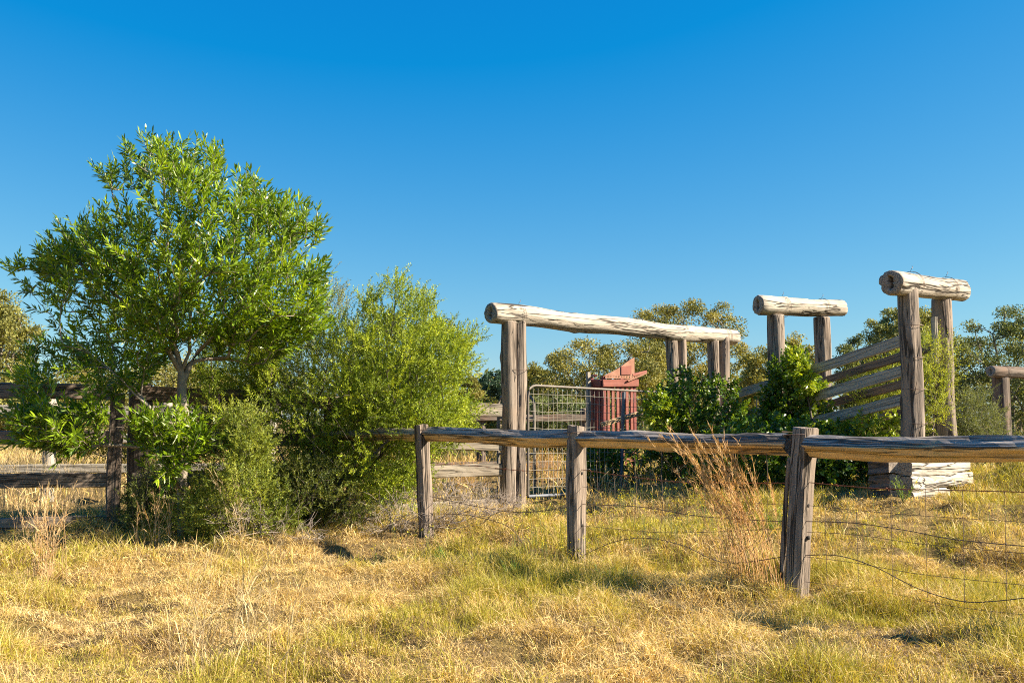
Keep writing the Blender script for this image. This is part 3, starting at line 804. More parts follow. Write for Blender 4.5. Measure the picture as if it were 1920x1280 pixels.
def leaves_big(name, P, D, L, Wd, col, mats, droop=.25, seed=0):
    r = np.random.default_rng(seed); N = len(P)
    D = nsafe(D); ref = r.normal(0, 1, (N, 3)); ref[:, 2] += .6
    Sd = nsafe(np.cross(D, ref)); Nn = np.cross(Sd, D)
    L = L[:, None]; Wd = Wd[:, None]
    dn = np.array([[0, 0, -1.]])*droop
    p1 = P + D*L*.35 + dn*L*.06; p2 = P + D*L*.7 + dn*L*.3; tip = P + D*L + dn*L*.7
    V = np.stack([P, p1+Sd*Wd*.5+Nn*Wd*.12, p1-Sd*Wd*.5+Nn*Wd*.12, p2+Sd*Wd*.4+Nn*Wd*.1, p2-Sd*Wd*.4+Nn*Wd*.1, tip], 1)
    return pattern(name, V, [(0, 1, 2), (1, 3, 4, 2), (3, 5, 4)], mats, col)
def leaves_small(name, P, D, L, Wd, col, mats, seed=0):
    r = np.random.default_rng(seed); N = len(P)
    D = nsafe(D); ref = r.normal(0, 1, (N, 3)); Sd = nsafe(np.cross(D, ref)); Nn = np.cross(Sd, D)
    L = L[:, None]; Wd = Wd[:, None]; m = P + D*L*.22
    V = np.stack([m+Sd*Wd*.5, P+D*L, m-Sd*Wd*.5], 1)
    return pattern(name, V, [(0, 1, 2)], mats, col)

def palette(n, cols, r, jit=.18, group=None):
    """per leaf colour: pick along a list of colours, one tone per shoot (group), with jitter"""
    C = np.array(cols, float)
    g = r.random(n if group is None else group.max()+1)
    t = (g if group is None else g[group])*.65 + r.random(n)*.35
    f = t*(len(C)-1); i = np.minimum(f.astype(int), len(C)-2); f = (f-i)[:, None]
    c = C[i]*(1-f) + C[i+1]*f
    return np.clip(c*(1 + r.normal(0, jit, (n, 1))), .003, .95)

def plant(name, label, cat, base, skel, tips, sp, seed, bark, group=None, leafname='foliage', trunkname='trunk'):
    r = np.random.default_rng(seed)
    root = thing(name, base, label, cat, group); o = np.array(tuple(base))
    paths, A, par = grow(skel, tips, sp.get('curve', .25), sp.get('wpath', .35), seed, sp.get('up', .25), sp.get('nseg', 4))
    rad = radii(par, len(A), sp['rtip'], sp.get('expo', .42))
    add(trunkname, wood_mesh(trunkname, paths, A, rad, [bark], o, sp.get('sides', 4), sp.get('rmax', 1e9)), root, Matrix.Translation(Vector(base)))
    # shoots = ends of the tip branches
    ns = len(skel); ends = np.array([p[-1] for p in paths[ns:] if len(p) > 1]); prv = np.array([p[-2] for p in paths[ns:] if len(p) > 1])
    tip = A[ends]; dirn = nsafe(A[ends]-A[prv])
    cen = tips.mean(0); out = nsafe(tip-cen)
    m = sp['per']; Ns = len(tip)
    if sp['mode'] == 'shoot':
        sd = nsafe(dirn*.5 + out*.45 + np.array([[0, 0, sp.get('lift', .55)]]) + r.normal(0, .25, (Ns, 3)))
        g = np.repeat(np.arange(Ns), m); t = np.tile(np.linspace(-.55, 1, m), Ns) + r.normal(0, .05, Ns*m)
        SL = sp['shoot']*r.uniform(.7, 1.3, Ns)
        # second-order sprigs fan out of each shoot
        P = tip[g] + sd[g]*(t*SL[g])[:, None]*(t > 0)[:, None] + dirn[g]*(t*SL[g])[:, None]*(t <= 0)[:, None]
        rv = r.normal(0, 1, (Ns*m, 3)); rv = nsafe(rv - (rv*sd[g]).sum(1, keepdims=True)*sd[g])
        ang = np.interp(t, [-.6, .6, 1], [1.15, .8, .3])*sp.get('open', 1.0)
        D = sd[g]*np.cos(ang)[:, None] + rv*np.sin(ang)[:, None]
        stem = [(np.stack([tip[k]-o, tip[k]+sd[k]*SL[k]*.95-o]), sp['rtip']*.8, 3) for k in range(Ns)]
    elif sp['mode'] == 'spray':   # feathery: sub-sprigs carry rows of tiny leaves
        q = sp['sprigs']; gs = np.repeat(np.arange(Ns), q)
        sd = nsafe(dirn[gs]*.35 + out[gs]*.45 + np.array([[0, 0, sp.get('lift', .7)]]) + r.normal(0, sp.get('fan', .5), (Ns*q, 3)))
        SL = sp['shoot']*r.uniform(.5, 1.35, Ns*q); b0 = tip[gs] + r.normal(0, sp.get('jit', .04), (Ns*q, 3))
        g2 = np.repeat(np.arange(Ns*q), m); t = np.tile(np.linspace(.02, 1, m), Ns*q)
        bendv = r.normal(0, .12, (Ns*q, 3)); bendv[:, 2] -= .05
        P = b0[g2] + sd[g2]*(t*SL[g2])[:, None] + bendv[g2]*(t**2*SL[g2])[:, None]
        rv = r.normal(0, 1, (len(g2), 3)); rv = nsafe(rv - (rv*sd[g2]).sum(1, keepdims=True)*sd[g2])
        ang = r.uniform(.5, 1.1, len(g2)); D = sd[g2]*np.cos(ang)[:, None] + rv*np.sin(ang)[:, None]
        stem = [(np.stack([b0[k]-o, b0[k]+(sd[k]+bendv[k]*.25)*SL[k]*.5-o, b0[k]+(sd[k]+bendv[k])*SL[k]-o]), sp['rtip']*.55, 3) for k in range(0, Ns*q, 2)]
        g = gs[g2]
    else:                          # clump: rounded leaf cluster about each tip
        g = np.repeat(np.arange(Ns), m)
        v = nsafe(r.normal(0, 1, (Ns*m, 3))); rr_ = sp['shoot']*r.uniform(.6, 1.3, Ns)[g]*r.random(Ns*m)**.42
        v2 = v*np.array([[1, 1, .62]]); P = tip[g] + v2*rr_[:, None]
        D = v*.6 + r.normal(0, .6, v.shape) + np.array([[0, 0, .1]]); stem = []
    n = len(P)
    col = palette(n, sp['cols'], r, sp.get('jitc', .18), g)
    L = sp['L']*r.uniform(*sp.get('lr', (.6, 1.25)), n)*r.uniform(.75, 1.15, Ns)[g]; Wd = sp['W']*r.uniform(.7, 1.25, n)
    fn_ = leaves_big if sp.get('big') else leaves_small
    kw = {'droop': sp.get('droop', .2)} if sp.get('big') else {}
    me = fn_(leafname, P-o, D, L, Wd, col, [sp['mat']], seed=seed, **kw)
    add(leafname, me, root, Matrix.Translation(Vector(base)), kind='stuff')
    if stem: add('twigs', tubes_mesh('twigs', stem, [bark]), root, Matrix.Translation(Vector(base)), kind='stuff')
    return root
print('setup done')

# ------------------------------------------------------------------ the leafy tree
TY = 10.5
def tp(px, py, dy=0): return at(px, py, TY+dy)
tb = tp(343, 1000); tb.z = h1(tb.x, TY)-.1
skel = [[tb, tp(343, 900), tp(344, 800), tp(341, 740), tp(340, 700)],
        [tp(340, 700), tp(325, 640), tp(318, 560), tp(316, 480), tp(312, 400), tp(305, 330), tp(300, 280)],
        [tp(341, 705), tp(356, 660), tp(358, 580), tp(352, 500, .1), tp(360, 420, .15), tp(385, 330, .1)],
        [tp(341, 712), tp(370, 660, .1), tp(420, 610, .2), tp(470, 540, .3), tp(530, 450, .3), tp(590, 420, .3)],
        [tp(336, 690), tp(305, 640, -.2), tp(250, 580, -.35), tp(180, 520, -.4), tp(120, 470, -.3)],
        [tp(343, 800), tp(300, 785, -.25), tp(255, 740, -.4), tp(200, 690, -.5), tp(120, 620, -.5), tp(50, 540, -.4)],
        [tp(318, 560), tp(280, 500, .3), tp(220, 430, .4), tp(190, 380, .4)],
        [tp(344, 780), tp(310, 800, -.45), tp(295, 840, -.5)],
        [tp(300, 785, -.25), tp(230, 800, -.5), tp(120, 800, -.6), tp(40, 800, -.6)]]
crown = [(235, 262), (262, 262), (300, 250), (330, 268), (360, 262), (402, 252), (425, 285), (412, 325), (470, 325), (485, 352), (520, 370), (560, 382), (585, 410), (615, 402), (608, 450), (600, 480), (608, 560), (600, 600),
         (560, 600), (500, 640), (470, 645), (400, 640), (360, 630), (310, 680), (250, 735), (180, 755), (100, 800), (30, 770), (40, 700), (50, 640), (30, 580), (8, 515), (10, 495), (60, 500), (85, 475), (110, 440), (112, 400), (160, 372), (200, 360), (190, 312), (240, 300)]
crown = [(310 + (x-310)*.975, 560 + (y-560)*(.93 if y < 560 else 1)) for x, y in crown]
t1 = crown_points(crown, TY, 1480, 1.3, .44, 2.0, 71, shell=.25)
t2 = crown_points([(250, 800), (270, 775), (300, 765), (385, 790), (390, 830), (340, 890), (300, 910), (285, 880), (260, 850)], TY-.5, 120, .3, .3, 2, 72)
t3 = crown_points([(15, 780), (110, 765), (200, 755), (195, 835), (130, 850), (50, 835)], TY-.5, 130, .4, .3, 2, 73)
LEAFY = dict(mode='shoot', lr=(.4, 1.4), per=29, shoot=.18, lift=.6, rtip=.0028, expo=.44, L=.094, W=.0175, big=True, droop=.12, mat=M_LEAF, rmax=.065, open=.9,
             cols=[(.06, .12, .010), (.125, .21, .010), (.21, .32, .012), (.34, .45, .02)])
plant('leafy_tree', 'bright green young tree with narrow leaves and pale forked trunk by the left fence', 'tree', tb, skel, np.concatenate([t1, t2, t3, crown_points([(400, 625), (520, 600), (605, 550), (600, 620), (490, 690), (405, 680)], TY+.2, 90, .5, .4, 2, 74)]), LEAFY, 70, M_BARK)

# ------------------------------------------------------------------ feathery shrubs
def shrub(name, label, Y, polys, stems_px, n, depth, sp, seed, bark, cat='shrub', by=None, gap=.36, gs=2.0, group=None):
    bx = np.mean([s[0][0] for s in stems_px]); base = at(bx, by or 980, Y); base.z = h1(base.x, Y)
    sk = []
    for s in stems_px:
        line = [at(px, py, Y + dy) for px, py, dy in s]
        line[0].z = h1(line[0].x, line[0].y)-.05
        sk.append(line)
    tips = np.concatenate([crown_points(p, Y, int(n*f), depth, gap, gs, seed+k) for k, (p, f) in enumerate(polys)])
    tips[:, 2] = np.maximum(tips[:, 2], H(tips[:, 0], tips[:, 1]) + .05)
    return plant(name, label, cat, base, sk, tips, sp, seed, bark, group, trunkname='stem')
TEA = dict(mode='spray', sprigs=6, per=26, shoot=.20, lift=.55, fan=.5, jit=.05, rtip=.0022, expo=.42, L=.036, W=.0125, mat=M_FINE, sides=3, rmax=.035,
           cols=[(.085, .13, .016), (.18, .25, .02), (.32, .40, .03), (.48, .53, .045)])
polyA = [(742, 520), (765, 548), (810, 552), (812, 585), (835, 620), (888, 632), (872, 665), (862, 695), (885, 725), (880, 780), (850, 830), (800, 880), (755, 955), (660, 985), (560, 985), (470, 950), (430, 860), (440, 770), (470, 710), (520, 650), (580, 610), (640, 600), (690, 560), (730, 545)]
shrub('tea_tree_shrub', 'large feathery yellow-green shrub beside the bright leafy tree', 11.6, [(polyA, .62), ([(380, 640), (450, 610), (520, 620), (520, 720), (470, 800), (390, 800), (370, 720)], .18), ([(640, 660), (760, 600), (880, 640), (880, 770), (760, 850), (640, 800)], .2), ([(620, 760), (780, 745), (890, 760), (860, 830), (800, 850), (770, 930), (640, 950)], .22)],
      [[(600, 985, 0), (595, 900, 0), (585, 800, 0), (610, 700, .2)], [(605, 985, .1), (660, 900, -.2), (720, 830, -.4), (790, 780, -.5)], [(602, 985, 0), (660, 850, .2), (700, 740, .3), (740, 600, .2), (742, 540, .2)],
       [(600, 985, 0), (540, 880, -.3), (500, 780, -.4)], [(604, 985, .1), (690, 880, .3), (800, 760, .3), (850, 680, .3)]], 1250, 1.05, TEA, 300, M_BARKD, gap=.47)
THIN = dict(TEA); THIN.update(per=18, sprigs=4, cols=[(.14, .17, .06), (.20, .23, .08), (.28, .30, .11), (.34, .33, .14)], L=.03, fan=.45, lift=.8)
shrub('tea_tree_shrub', 'thin grey-green feathery shrub rising right behind the leafy tree crown', 12.5, [([(598, 530), (625, 530), (650, 560), (645, 600), (690, 660), (620, 740), (500, 760), (440, 700), (480, 640), (520, 590), (560, 570)], 1)],
      [[(570, 960, 0), (570, 850, 0), (580, 740, .1), (600, 620, .1)], [(572, 960, 0), (540, 830, 0), (510, 720, 0)]], 330, .7, THIN, 320, M_BARKD)
LOW = dict(TEA); LOW.update(cols=[(.09, .13, .02), (.17, .22, .03), (.28, .32, .045), (.36, .38, .06)], shoot=.17)
shrub('tea_tree_shrub', 'low yellowish shrub at the foot of the leafy tree trunk', 10.2, [([(400, 800), (460, 770), (500, 830), (500, 900), (540, 960), (560, 1000), (420, 1010), (320, 1000), (310, 950), (380, 910), (410, 860)], 1)],
      [[(430, 1008, 0), (435, 930, 0), (450, 850, 0)], [(432, 1008, 0), (480, 960, -.1)], [(430, 1008, 0), (370, 970, -.1)]], 280, .55, LOW, 340, M_BARKD)
OLIVE = dict(TEA); OLIVE.update(sprigs=5, per=20, cols=[(.045, .07, .018), (.08, .105, .022), (.14, .165, .03), (.22, .24, .045)], shoot=.16)
shrub('tea_tree_shrub', 'dark low shrub spreading under the big feathery shrub', 10.7, [([(520, 860), (640, 880), (700, 900), (690, 960), (640, 990), (520, 1010), (470, 990), (480, 930)], 1)],
      [[(580, 1000, 0), (585, 940, 0), (600, 890, 0)], [(582, 1000, 0), (640, 950, -.1)], [(580, 1000, 0), (520, 950, -.1)]], 230, .6, OLIVE, 360, M_BARKD)
shrub('tea_tree_shrub', 'dark shaded shrub around the base of the thick yard post', 10.95, [([(245, 930), (290, 880), (340, 880), (380, 940), (360, 1000), (245, 1005)], 1)],
      [[(270, 1000, 0), (270, 940, 0), (280, 890, 0)], [(272, 1000, 0), (330, 950, -.1)], [(270, 1000, 0), (210, 960, -.1)]], 150, .4, OLIVE, 370, M_BARKD)

shrub('tea_tree_shrub', 'dark dense shrub behind the yard rails between tree trunk and thick post', 12.5, [([(250, 790), (330, 760), (450, 730), (560, 740), (700, 800), (720, 880), (690, 960), (250, 980)], 1)],
      [[(400, 965, 0), (400, 880, 0), (410, 800, 0)], [(402, 965, 0), (330, 880, 0), (300, 820, 0)], [(404, 965, 0), (500, 880, 0), (600, 820, 0)]], 520, .5, OLIVE, 380, M_BARKD)
# ------------------------------------------------------------------ vines on the ramp
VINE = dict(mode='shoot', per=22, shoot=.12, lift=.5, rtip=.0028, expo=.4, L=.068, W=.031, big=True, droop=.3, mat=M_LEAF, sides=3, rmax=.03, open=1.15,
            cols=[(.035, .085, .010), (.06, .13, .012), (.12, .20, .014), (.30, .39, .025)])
def vine(label, Y, poly, stems, n, depth, seed, sp=VINE, name='rambling_vine', gap=.25):
    return shrub(name, label, Y, [(poly, 1)], stems, n, depth, sp, seed, M_BARKD, cat='vine', gap=gap, gs=2.2)
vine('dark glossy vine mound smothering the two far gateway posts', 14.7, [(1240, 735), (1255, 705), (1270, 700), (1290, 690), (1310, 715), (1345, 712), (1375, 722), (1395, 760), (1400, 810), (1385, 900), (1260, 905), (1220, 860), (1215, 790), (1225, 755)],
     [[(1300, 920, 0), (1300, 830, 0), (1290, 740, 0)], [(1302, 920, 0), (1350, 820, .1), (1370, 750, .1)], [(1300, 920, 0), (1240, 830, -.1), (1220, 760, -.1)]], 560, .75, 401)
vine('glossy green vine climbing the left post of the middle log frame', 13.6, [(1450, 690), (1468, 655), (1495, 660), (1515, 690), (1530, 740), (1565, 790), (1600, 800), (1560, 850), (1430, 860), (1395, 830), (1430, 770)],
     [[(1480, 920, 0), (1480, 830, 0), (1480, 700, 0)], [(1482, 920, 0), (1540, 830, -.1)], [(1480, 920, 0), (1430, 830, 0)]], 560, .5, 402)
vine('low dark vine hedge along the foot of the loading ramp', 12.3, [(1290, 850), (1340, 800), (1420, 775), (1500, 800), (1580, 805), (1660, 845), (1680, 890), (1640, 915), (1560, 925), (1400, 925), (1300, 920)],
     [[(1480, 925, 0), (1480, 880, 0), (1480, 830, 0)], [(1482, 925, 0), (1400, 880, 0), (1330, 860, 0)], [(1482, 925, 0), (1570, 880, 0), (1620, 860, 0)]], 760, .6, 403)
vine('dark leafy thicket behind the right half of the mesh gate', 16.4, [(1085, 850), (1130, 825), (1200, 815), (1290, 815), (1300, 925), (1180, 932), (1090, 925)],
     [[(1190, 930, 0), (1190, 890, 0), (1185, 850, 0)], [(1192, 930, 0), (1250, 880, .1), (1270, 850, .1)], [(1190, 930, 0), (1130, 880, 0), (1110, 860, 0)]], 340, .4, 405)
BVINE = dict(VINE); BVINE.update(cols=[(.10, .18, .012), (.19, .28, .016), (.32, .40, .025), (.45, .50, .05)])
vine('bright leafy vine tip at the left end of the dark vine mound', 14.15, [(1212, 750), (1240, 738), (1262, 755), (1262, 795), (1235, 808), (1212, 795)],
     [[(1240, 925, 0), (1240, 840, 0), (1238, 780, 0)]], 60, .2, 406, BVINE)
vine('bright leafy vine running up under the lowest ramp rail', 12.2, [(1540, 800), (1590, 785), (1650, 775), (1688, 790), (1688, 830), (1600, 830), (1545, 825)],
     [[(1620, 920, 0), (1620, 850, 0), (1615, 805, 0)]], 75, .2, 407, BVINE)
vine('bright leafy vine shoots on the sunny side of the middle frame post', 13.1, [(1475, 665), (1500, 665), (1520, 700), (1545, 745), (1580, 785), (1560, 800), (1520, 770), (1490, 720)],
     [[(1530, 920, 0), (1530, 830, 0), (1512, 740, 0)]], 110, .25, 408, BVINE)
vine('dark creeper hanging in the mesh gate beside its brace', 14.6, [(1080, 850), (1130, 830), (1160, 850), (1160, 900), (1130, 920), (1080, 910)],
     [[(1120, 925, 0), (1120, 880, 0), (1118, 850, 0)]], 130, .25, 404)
BRIGHT = dict(TEA); BRIGHT.update(cols=[(.17, .24, .02), (.29, .36, .03), (.44, .49, .045), (.55, .57, .06)], shoot=.22, L=.026, W=.009, sprigs=5, per=18)
shrub('wattle_shrub', 'bright yellow-green shrub growing up behind the loading ramp rails', 13.5, [([(1560, 760), (1600, 720), (1660, 690), (1730, 640), (1765, 640), (1772, 690), (1765, 790), (1680, 830), (1580, 830)], 1)],
      [[(1700, 920, 0), (1705, 820, 0), (1745, 690, 0)], [(1702, 920, 0), (1660, 820, .1), (1640, 740, .1)]], 420, .35, BRIGHT, 410, M_BARKD)
shrub('wattle_shrub', 'small bright yellow-green shrub between the two posts of the nearest log frame', 11.8, [([(1735, 650), (1762, 636), (1778, 660), (1775, 720), (1765, 790), (1735, 800), (1728, 720)], 1)],
      [[(1748, 900, 0), (1750, 800, 0), (1755, 690, 0)], [(1750, 900, 0), (1742, 800, .1), (1740, 720, .1)]], 110, .2, BRIGHT, 412, M_BARKD)
GREYB = dict(TEA); GREYB.update(cols=[(.10, .13, .05), (.16, .19, .07), (.22, .25, .09)], shoot=.22, L=.028, W=.009)
shrub('wattle_shrub', 'grey-green bush below the shade-coloured log frame on the far edge', 14.6, [([(1800, 770), (1825, 740), (1850, 745), (1880, 790), (1885, 860), (1800, 870), (1790, 820)], 1)],
      [[(1840, 890, 0), (1840, 820, 0), (1840, 770, 0)]], 170, .45, GREYB, 420, M_BARKD)

# ------------------------------------------------------------------ background trees
OLV = [(.10, .11, .03), (.18, .18, .045), (.28, .25, .062), (.39, .33, .085)]
GRN = [(.055, .082, .033), (.10, .13, .046), (.165, .19, .06), (.27, .27, .08)]
DRK = [(.03, .07, .045), (.045, .09, .055), (.07, .12, .065)]
GLD = [(.13, .135, .035), (.21, .205, .045), (.31, .28, .06), (.40, .33, .08)]
def bgtree(label, poly, Y, cols, seed, n=110, per=130, shoot=None, L=None, stems=None, name='bush_tree', dep=None, group='trees behind the stockyard'):
    P = np.array(poly, float); w_ = (P[:, 0].max()-P[:, 0].min())/F*Y
    cx = .5*(P[:, 0].max()+P[:, 0].min()); top = P[:, 1].min()
    base = at(cx, 860, Y); base.z = h1(base.x, Y)
    tipz = at(cx, top, Y).z; h = tipz-base.z
    n = int(n*1.5); sh = (shoot or max(.28, .075*w_ + .02*h))*.8; dep = dep or min(.5*w_, 3.0)
    tips = crown_points(poly, Y, n, dep, .29, 1.2/max(1, w_/3), seed, shell=.3)
    tips[:, 2] -= sh*.35
    hub = Vector(base) + Vector((0, 0, h*.35))
    r = random.Random(seed)
    sk = [[Vector(base)-Vector((0, 0, .2)), hub]]
    for k in range(4):
        a = k*1.57+r.random(); sk.append([hub, hub + Vector((math.cos(a)*w_*.18, math.sin(a)*dep*.3, h*.22)), hub + Vector((math.cos(a)*w_*.26, math.sin(a)*dep*.45, h*.45))])
    sp = dict(mode='clump', per=int(per*1.05), shoot=sh, rtip=.012, expo=.36, L=L or .0021*Y+.03, W=(L or .0021*Y+.03)*.52, mat=M_FAR, sides=3, rmax=.22, cols=cols, nseg=3, jitc=.22)
    return plant(name, label, 'tree', base, sk, tips, sp, seed, M_BARK, group, leafname='crown')
bgtree('tall round-topped olive tree rising behind the right end of the long log', [(1192, 610), (1205, 580), (1245, 572), (1285, 558), (1318, 568), (1350, 560), (1378, 588), (1392, 640), (1425, 690), (1425, 810), (1200, 810), (1185, 700)], 34, OLV, 501, 190, 170)
bgtree('broad golden-olive tree filling the gateway behind the mesh gate', [(1022, 690), (1048, 650), (1090, 632), (1150, 640), (1200, 632), (1245, 645), (1260, 700), (1255, 850), (1010, 850), (985, 770), (1000, 710)], 29, [GLD[0], OLV[1], OLV[2], GLD[2]], 502, 210, 170)
bgtree('small golden tree just right of the thick gateway post', [(985, 685), (1005, 676), (1030, 690), (1040, 740), (1020, 810), (985, 800)], 37, GLD, 503, 60, 120)
bgtree('dark blue-green tree in the distance left of the gateway post', [(898, 712), (915, 694), (945, 692), (975, 700), (985, 740), (960, 780), (905, 775), (890, 740)], 55, DRK, 504, 90, 150)
bgtree('small rounded yellow-green tree below the distant dark tree', [(888, 765), (902, 745), (922, 745), (936, 770), (934, 830), (888, 830)], 30, GLD, 505, 50, 110)
bgtree('brown-green tree between feathery shrub and distant dark tree', [(862, 715), (882, 704), (902, 730), (905, 800), (860, 800)], 42, OLV, 506, 50, 110)
bgtree('golden-olive tree behind the middle log frame of the ramp', [(1395, 662), (1425, 645), (1450, 660), (1480, 636), (1495, 626), (1522, 642), (1540, 700), (1545, 820), (1380, 820), (1375, 720)], 26, GLD, 507, 130, 150)
bgtree('small dark round tree seen over the sloping ramp rails', [(1572, 665), (1588, 628), (1612, 618), (1638, 640), (1650, 720), (1640, 810), (1575, 810)], 31, GRN, 508, 70, 130)
bgtree('tall green tree directly behind the nearest log frame', [(1628, 660), (1632, 600), (1660, 580), (1695, 568), (1745, 585), (1790, 610), (1800, 700), (1800, 880), (1630, 880)], 25, [GRN[1], GRN[2], GRN[3], OLV[3]], 509, 180, 170)
bgtree('green tree with thin gaps behind the shade-coloured log frame at the edge', [(1765, 630), (1800, 600), (1830, 588), (1862, 600), (1885, 576), (1925, 575), (1975, 600), (2040, 640), (2040, 880), (1770, 880)], 24, [GRN[0], GRN[1], GRN[2], GRN[3]], 510, 220, 170)
bgtree('golden-olive tree at the edge of view behind the leafy tree', [(-110, 580), (-40, 545), (5, 535), (40, 565), (68, 610), (70, 690), (60, 800), (-110, 800)], 20, [OLV[0], OLV[1], GLD[1], GLD[2]], 511, 150, 170)
bgtree('wide olive bush tree behind the trunk of the leafy tree', [(60, 700), (150, 668), (250, 672), (350, 664), (430, 690), (455, 760), (450, 850), (60, 850)], 23, [OLV[0], OLV[1], OLV[2], GLD[2]], 512, 190, 150)
bgtree('dark gnarled tree poking out right behind the feathery shrub', [(655, 592), (715, 572), (755, 600), (800, 596), (845, 600), (850, 622), (815, 650), (780, 720), (780, 840), (650, 840), (640, 650)], 22, GRN, 513, 120, 130)
bgtree('dark dense bush filling the view through the mesh gate', [(985, 760), (1030, 735), (1090, 745), (1200, 760), (1220, 850), (985, 850)], 23.5, [GRN[0], GRN[1], GRN[2]], 515, 110, 130)
bgtree('low dark bush tree behind the inner yard rails', [(560, 780), (700, 740), (860, 780), (880, 860), (560, 860)], 26, GRN, 514, 90, 130)
# far treeline that reads as one mass
r_ = np.random.default_rng(77)
n = 26000
X = r_.uniform(-75, 75, n); Yf = r_.uniform(72, 84, n); top = 3.2 + 2.2*fbm(X*.12, Yf*0, 5, 3)
Z = .4 + top*r_.random(n)**.7
c = palette(n, [GRN[0], GRN[2], OLV[1], OLV[2]], r_, .2)
tag(add('distant_treeline', leaves_small('distant_treeline', np.stack([X, Yf, Z], -1), r_.normal(0, 1, (n, 3)), np.full(n, .55), np.full(n, .3), c, [M_FAR])), 'low line of far bush along the horizon', None, None, 'stuff')
print('trees done')

# ------------------------------------------------------------------ dead brush by the fence post
def brush(label, Y, poly, base_px, n, depth, seed):
    tips = crown_points(poly, Y, n, depth, .2, 2, seed)
    base = at(base_px[0], base_px[1], Y); base.z = h1(base.x, Y); o = np.array(tuple(base))
    r = np.random.default_rng(seed); sk = []
    lo = np.array(poly)[:, 0].min(); hi = np.array(poly)[:, 0].max()
    for k in range(9):
        px = lo + (hi-lo)*(k+.5)/9; e = at(px, base_px[1]-rnd.uniform(10, 60), Y + rnd.uniform(-depth, depth)*.6)
        s = base.lerp(Vector((e.x, e.y, base.z)), rnd.uniform(.3, .8)); s.z = h1(s.x, s.y)
        sk.append([s, s.lerp(e, .5)+Vector((0, 0, .05)), e])
    tips[:, 2] = np.maximum(tips[:, 2], H(tips[:, 0], tips[:, 1]) + .03)
    paths, A, par = grow(sk, tips, .35, .25, seed, .0, 4)
    rad = radii(par, len(A), .0022, .33)
    root = thing('dead_brush', base, label, 'dead brush')
    add('branch', wood_mesh('branch', paths, A, np.minimum(rad, .012), [M_TWIG], o, 3), root, Matrix.Translation(base))
    # forked end twigs
    tl = []
    for p in paths:
        e = A[p[-1]]; d = nsafe((A[p[-1]]-A[p[-2]])[None])[0]
        for q in range(5):
            dd = d + r.normal(0, .6, 3); dd /= np.linalg.norm(dd); l = r.uniform(.06, .2)
            st = A[p[r.integers(max(0, len(p)-3), len(p))]]
            tl.append((np.stack([st-o, st+dd*l*.5+r.normal(0, .01, 3)-o, st+dd*l-o]), np.array([.0019, .0016, .001]), 3))
    add('twigs', tubes_mesh('twigs', tl, [M_TWIG]), root, Matrix.Translation(base), kind='stuff')
brush('tangle of dead grey twigs heaped around the left near fence post', 10.9, [(640, 980), (720, 935), (800, 905), (880, 905), (960, 925), (985, 955), (930, 965), (840, 985), (760, 1010), (660, 1020)], (800, 985), 330, .5, 601)
brush('bare dead branches lying in front of the low yellowish shrub', 9.9, [(380, 940), (440, 930), (520, 960), (600, 985), (600, 1015), (400, 1015)], (470, 1005), 70, .3, 602)

# ------------------------------------------------------------------ plume grass clumps
def plume(label, bpx, bpy, Y, n, spread, hmin, hmax, lean, seed, cols, cat='grass clump', group='tall dry grass clumps', dense=26, name='plume_grass'):
    r = np.random.default_rng(seed); b = at(bpx, bpy, Y); b.z = h1(b.x, Y)
    root = thing(name, b, label, cat, group); o = np.array(tuple(b))
    stems = []; PP = []; DD = []; GG = []; LL = []
    leafP = []; leafD = []; leafL = []
    for k in range(n):
        s = o + np.array([r.normal(0, spread), r.normal(0, spread*.7), 0]); s[2] = h1(s[0], s[1])
        h = r.uniform(hmin, hmax); ln = np.array([lean[0]+r.normal(0, .13), lean[1]+r.normal(0, .13), 0])
        t = np.linspace(0, 1, 7)[:, None]
        path = s + np.array([[0, 0, 1.]])*h*t + ln*h*(t**1.7)
        path[:, 2] -= (.06*h*t[:, 0]**3)
        stems.append((path-o, np.linspace(.0022, .0010, 7), 3))
        for q in range(dense):
            tt = r.uniform(.62, 1.0); x = tt*6; i = min(5, int(x)); p = path[i]*(1-(x-i)) + path[i+1]*(x-i)
            ax = path[i+1]-path[i]; ax = ax/np.linalg.norm(ax)
            PP.append(p); DD.append(ax + r.normal(0, .33, 3)); LL.append(r.uniform(.03, .085))
        for q in range(3):
            i = r.integers(0, 4); leafP.append(path[i]); leafD.append(np.array([r.normal(0, .4)+ln[0]*.4, r.normal(0, .4), 1.])); leafL.append(r.uniform(.15, .35))
    add('stems', tubes_mesh('stems', stems, [simple_cache('dry_stem', cols[1])]), root, Matrix.Translation(b), kind='stuff')
    PP, DD, LL = np.array(PP), np.array(DD), np.array(LL)
    if dense:
        c = palette(len(PP), cols, r, .15)
        add('plumes', leaves_small('plumes', PP-o, DD, LL, np.full(len(PP), .0042), c, [M_GRASS], seed), root, Matrix.Translation(b), kind='stuff')
    leafP, leafD, leafL = np.array(leafP), np.array(leafD), np.array(leafL)
    c = palette(len(leafP), [cols[0], cols[1], cols[-1]], r, .15)
    add('blades', leaves_big('blades', leafP-o, leafD, leafL, np.full(len(leafP), .006), c, [M_GRASS], .5, seed), root, Matrix.Translation(b), kind='stuff')
    return root
_sc = {}
def simple_cache(nm, c):
    k = (nm, c)
    if k not in _sc: _sc[k] = simple(nm, c, .8, 0, tuple(x*.75 for x in c), 12)
    return _sc[k]
ORG = [(.36, .18, .07), (.52, .30, .12), (.62, .41, .21), (.68, .52, .33)]
STR = [(.42, .31, .15), (.55, .42, .22), (.62, .50, .29)]
plume('tall orange feathery grass clump leaning beside the nearest fence post', 1408, 1095, 7.6, 66, .13, .72, 1.26, (-.28, .05), 701, ORG, dense=44)
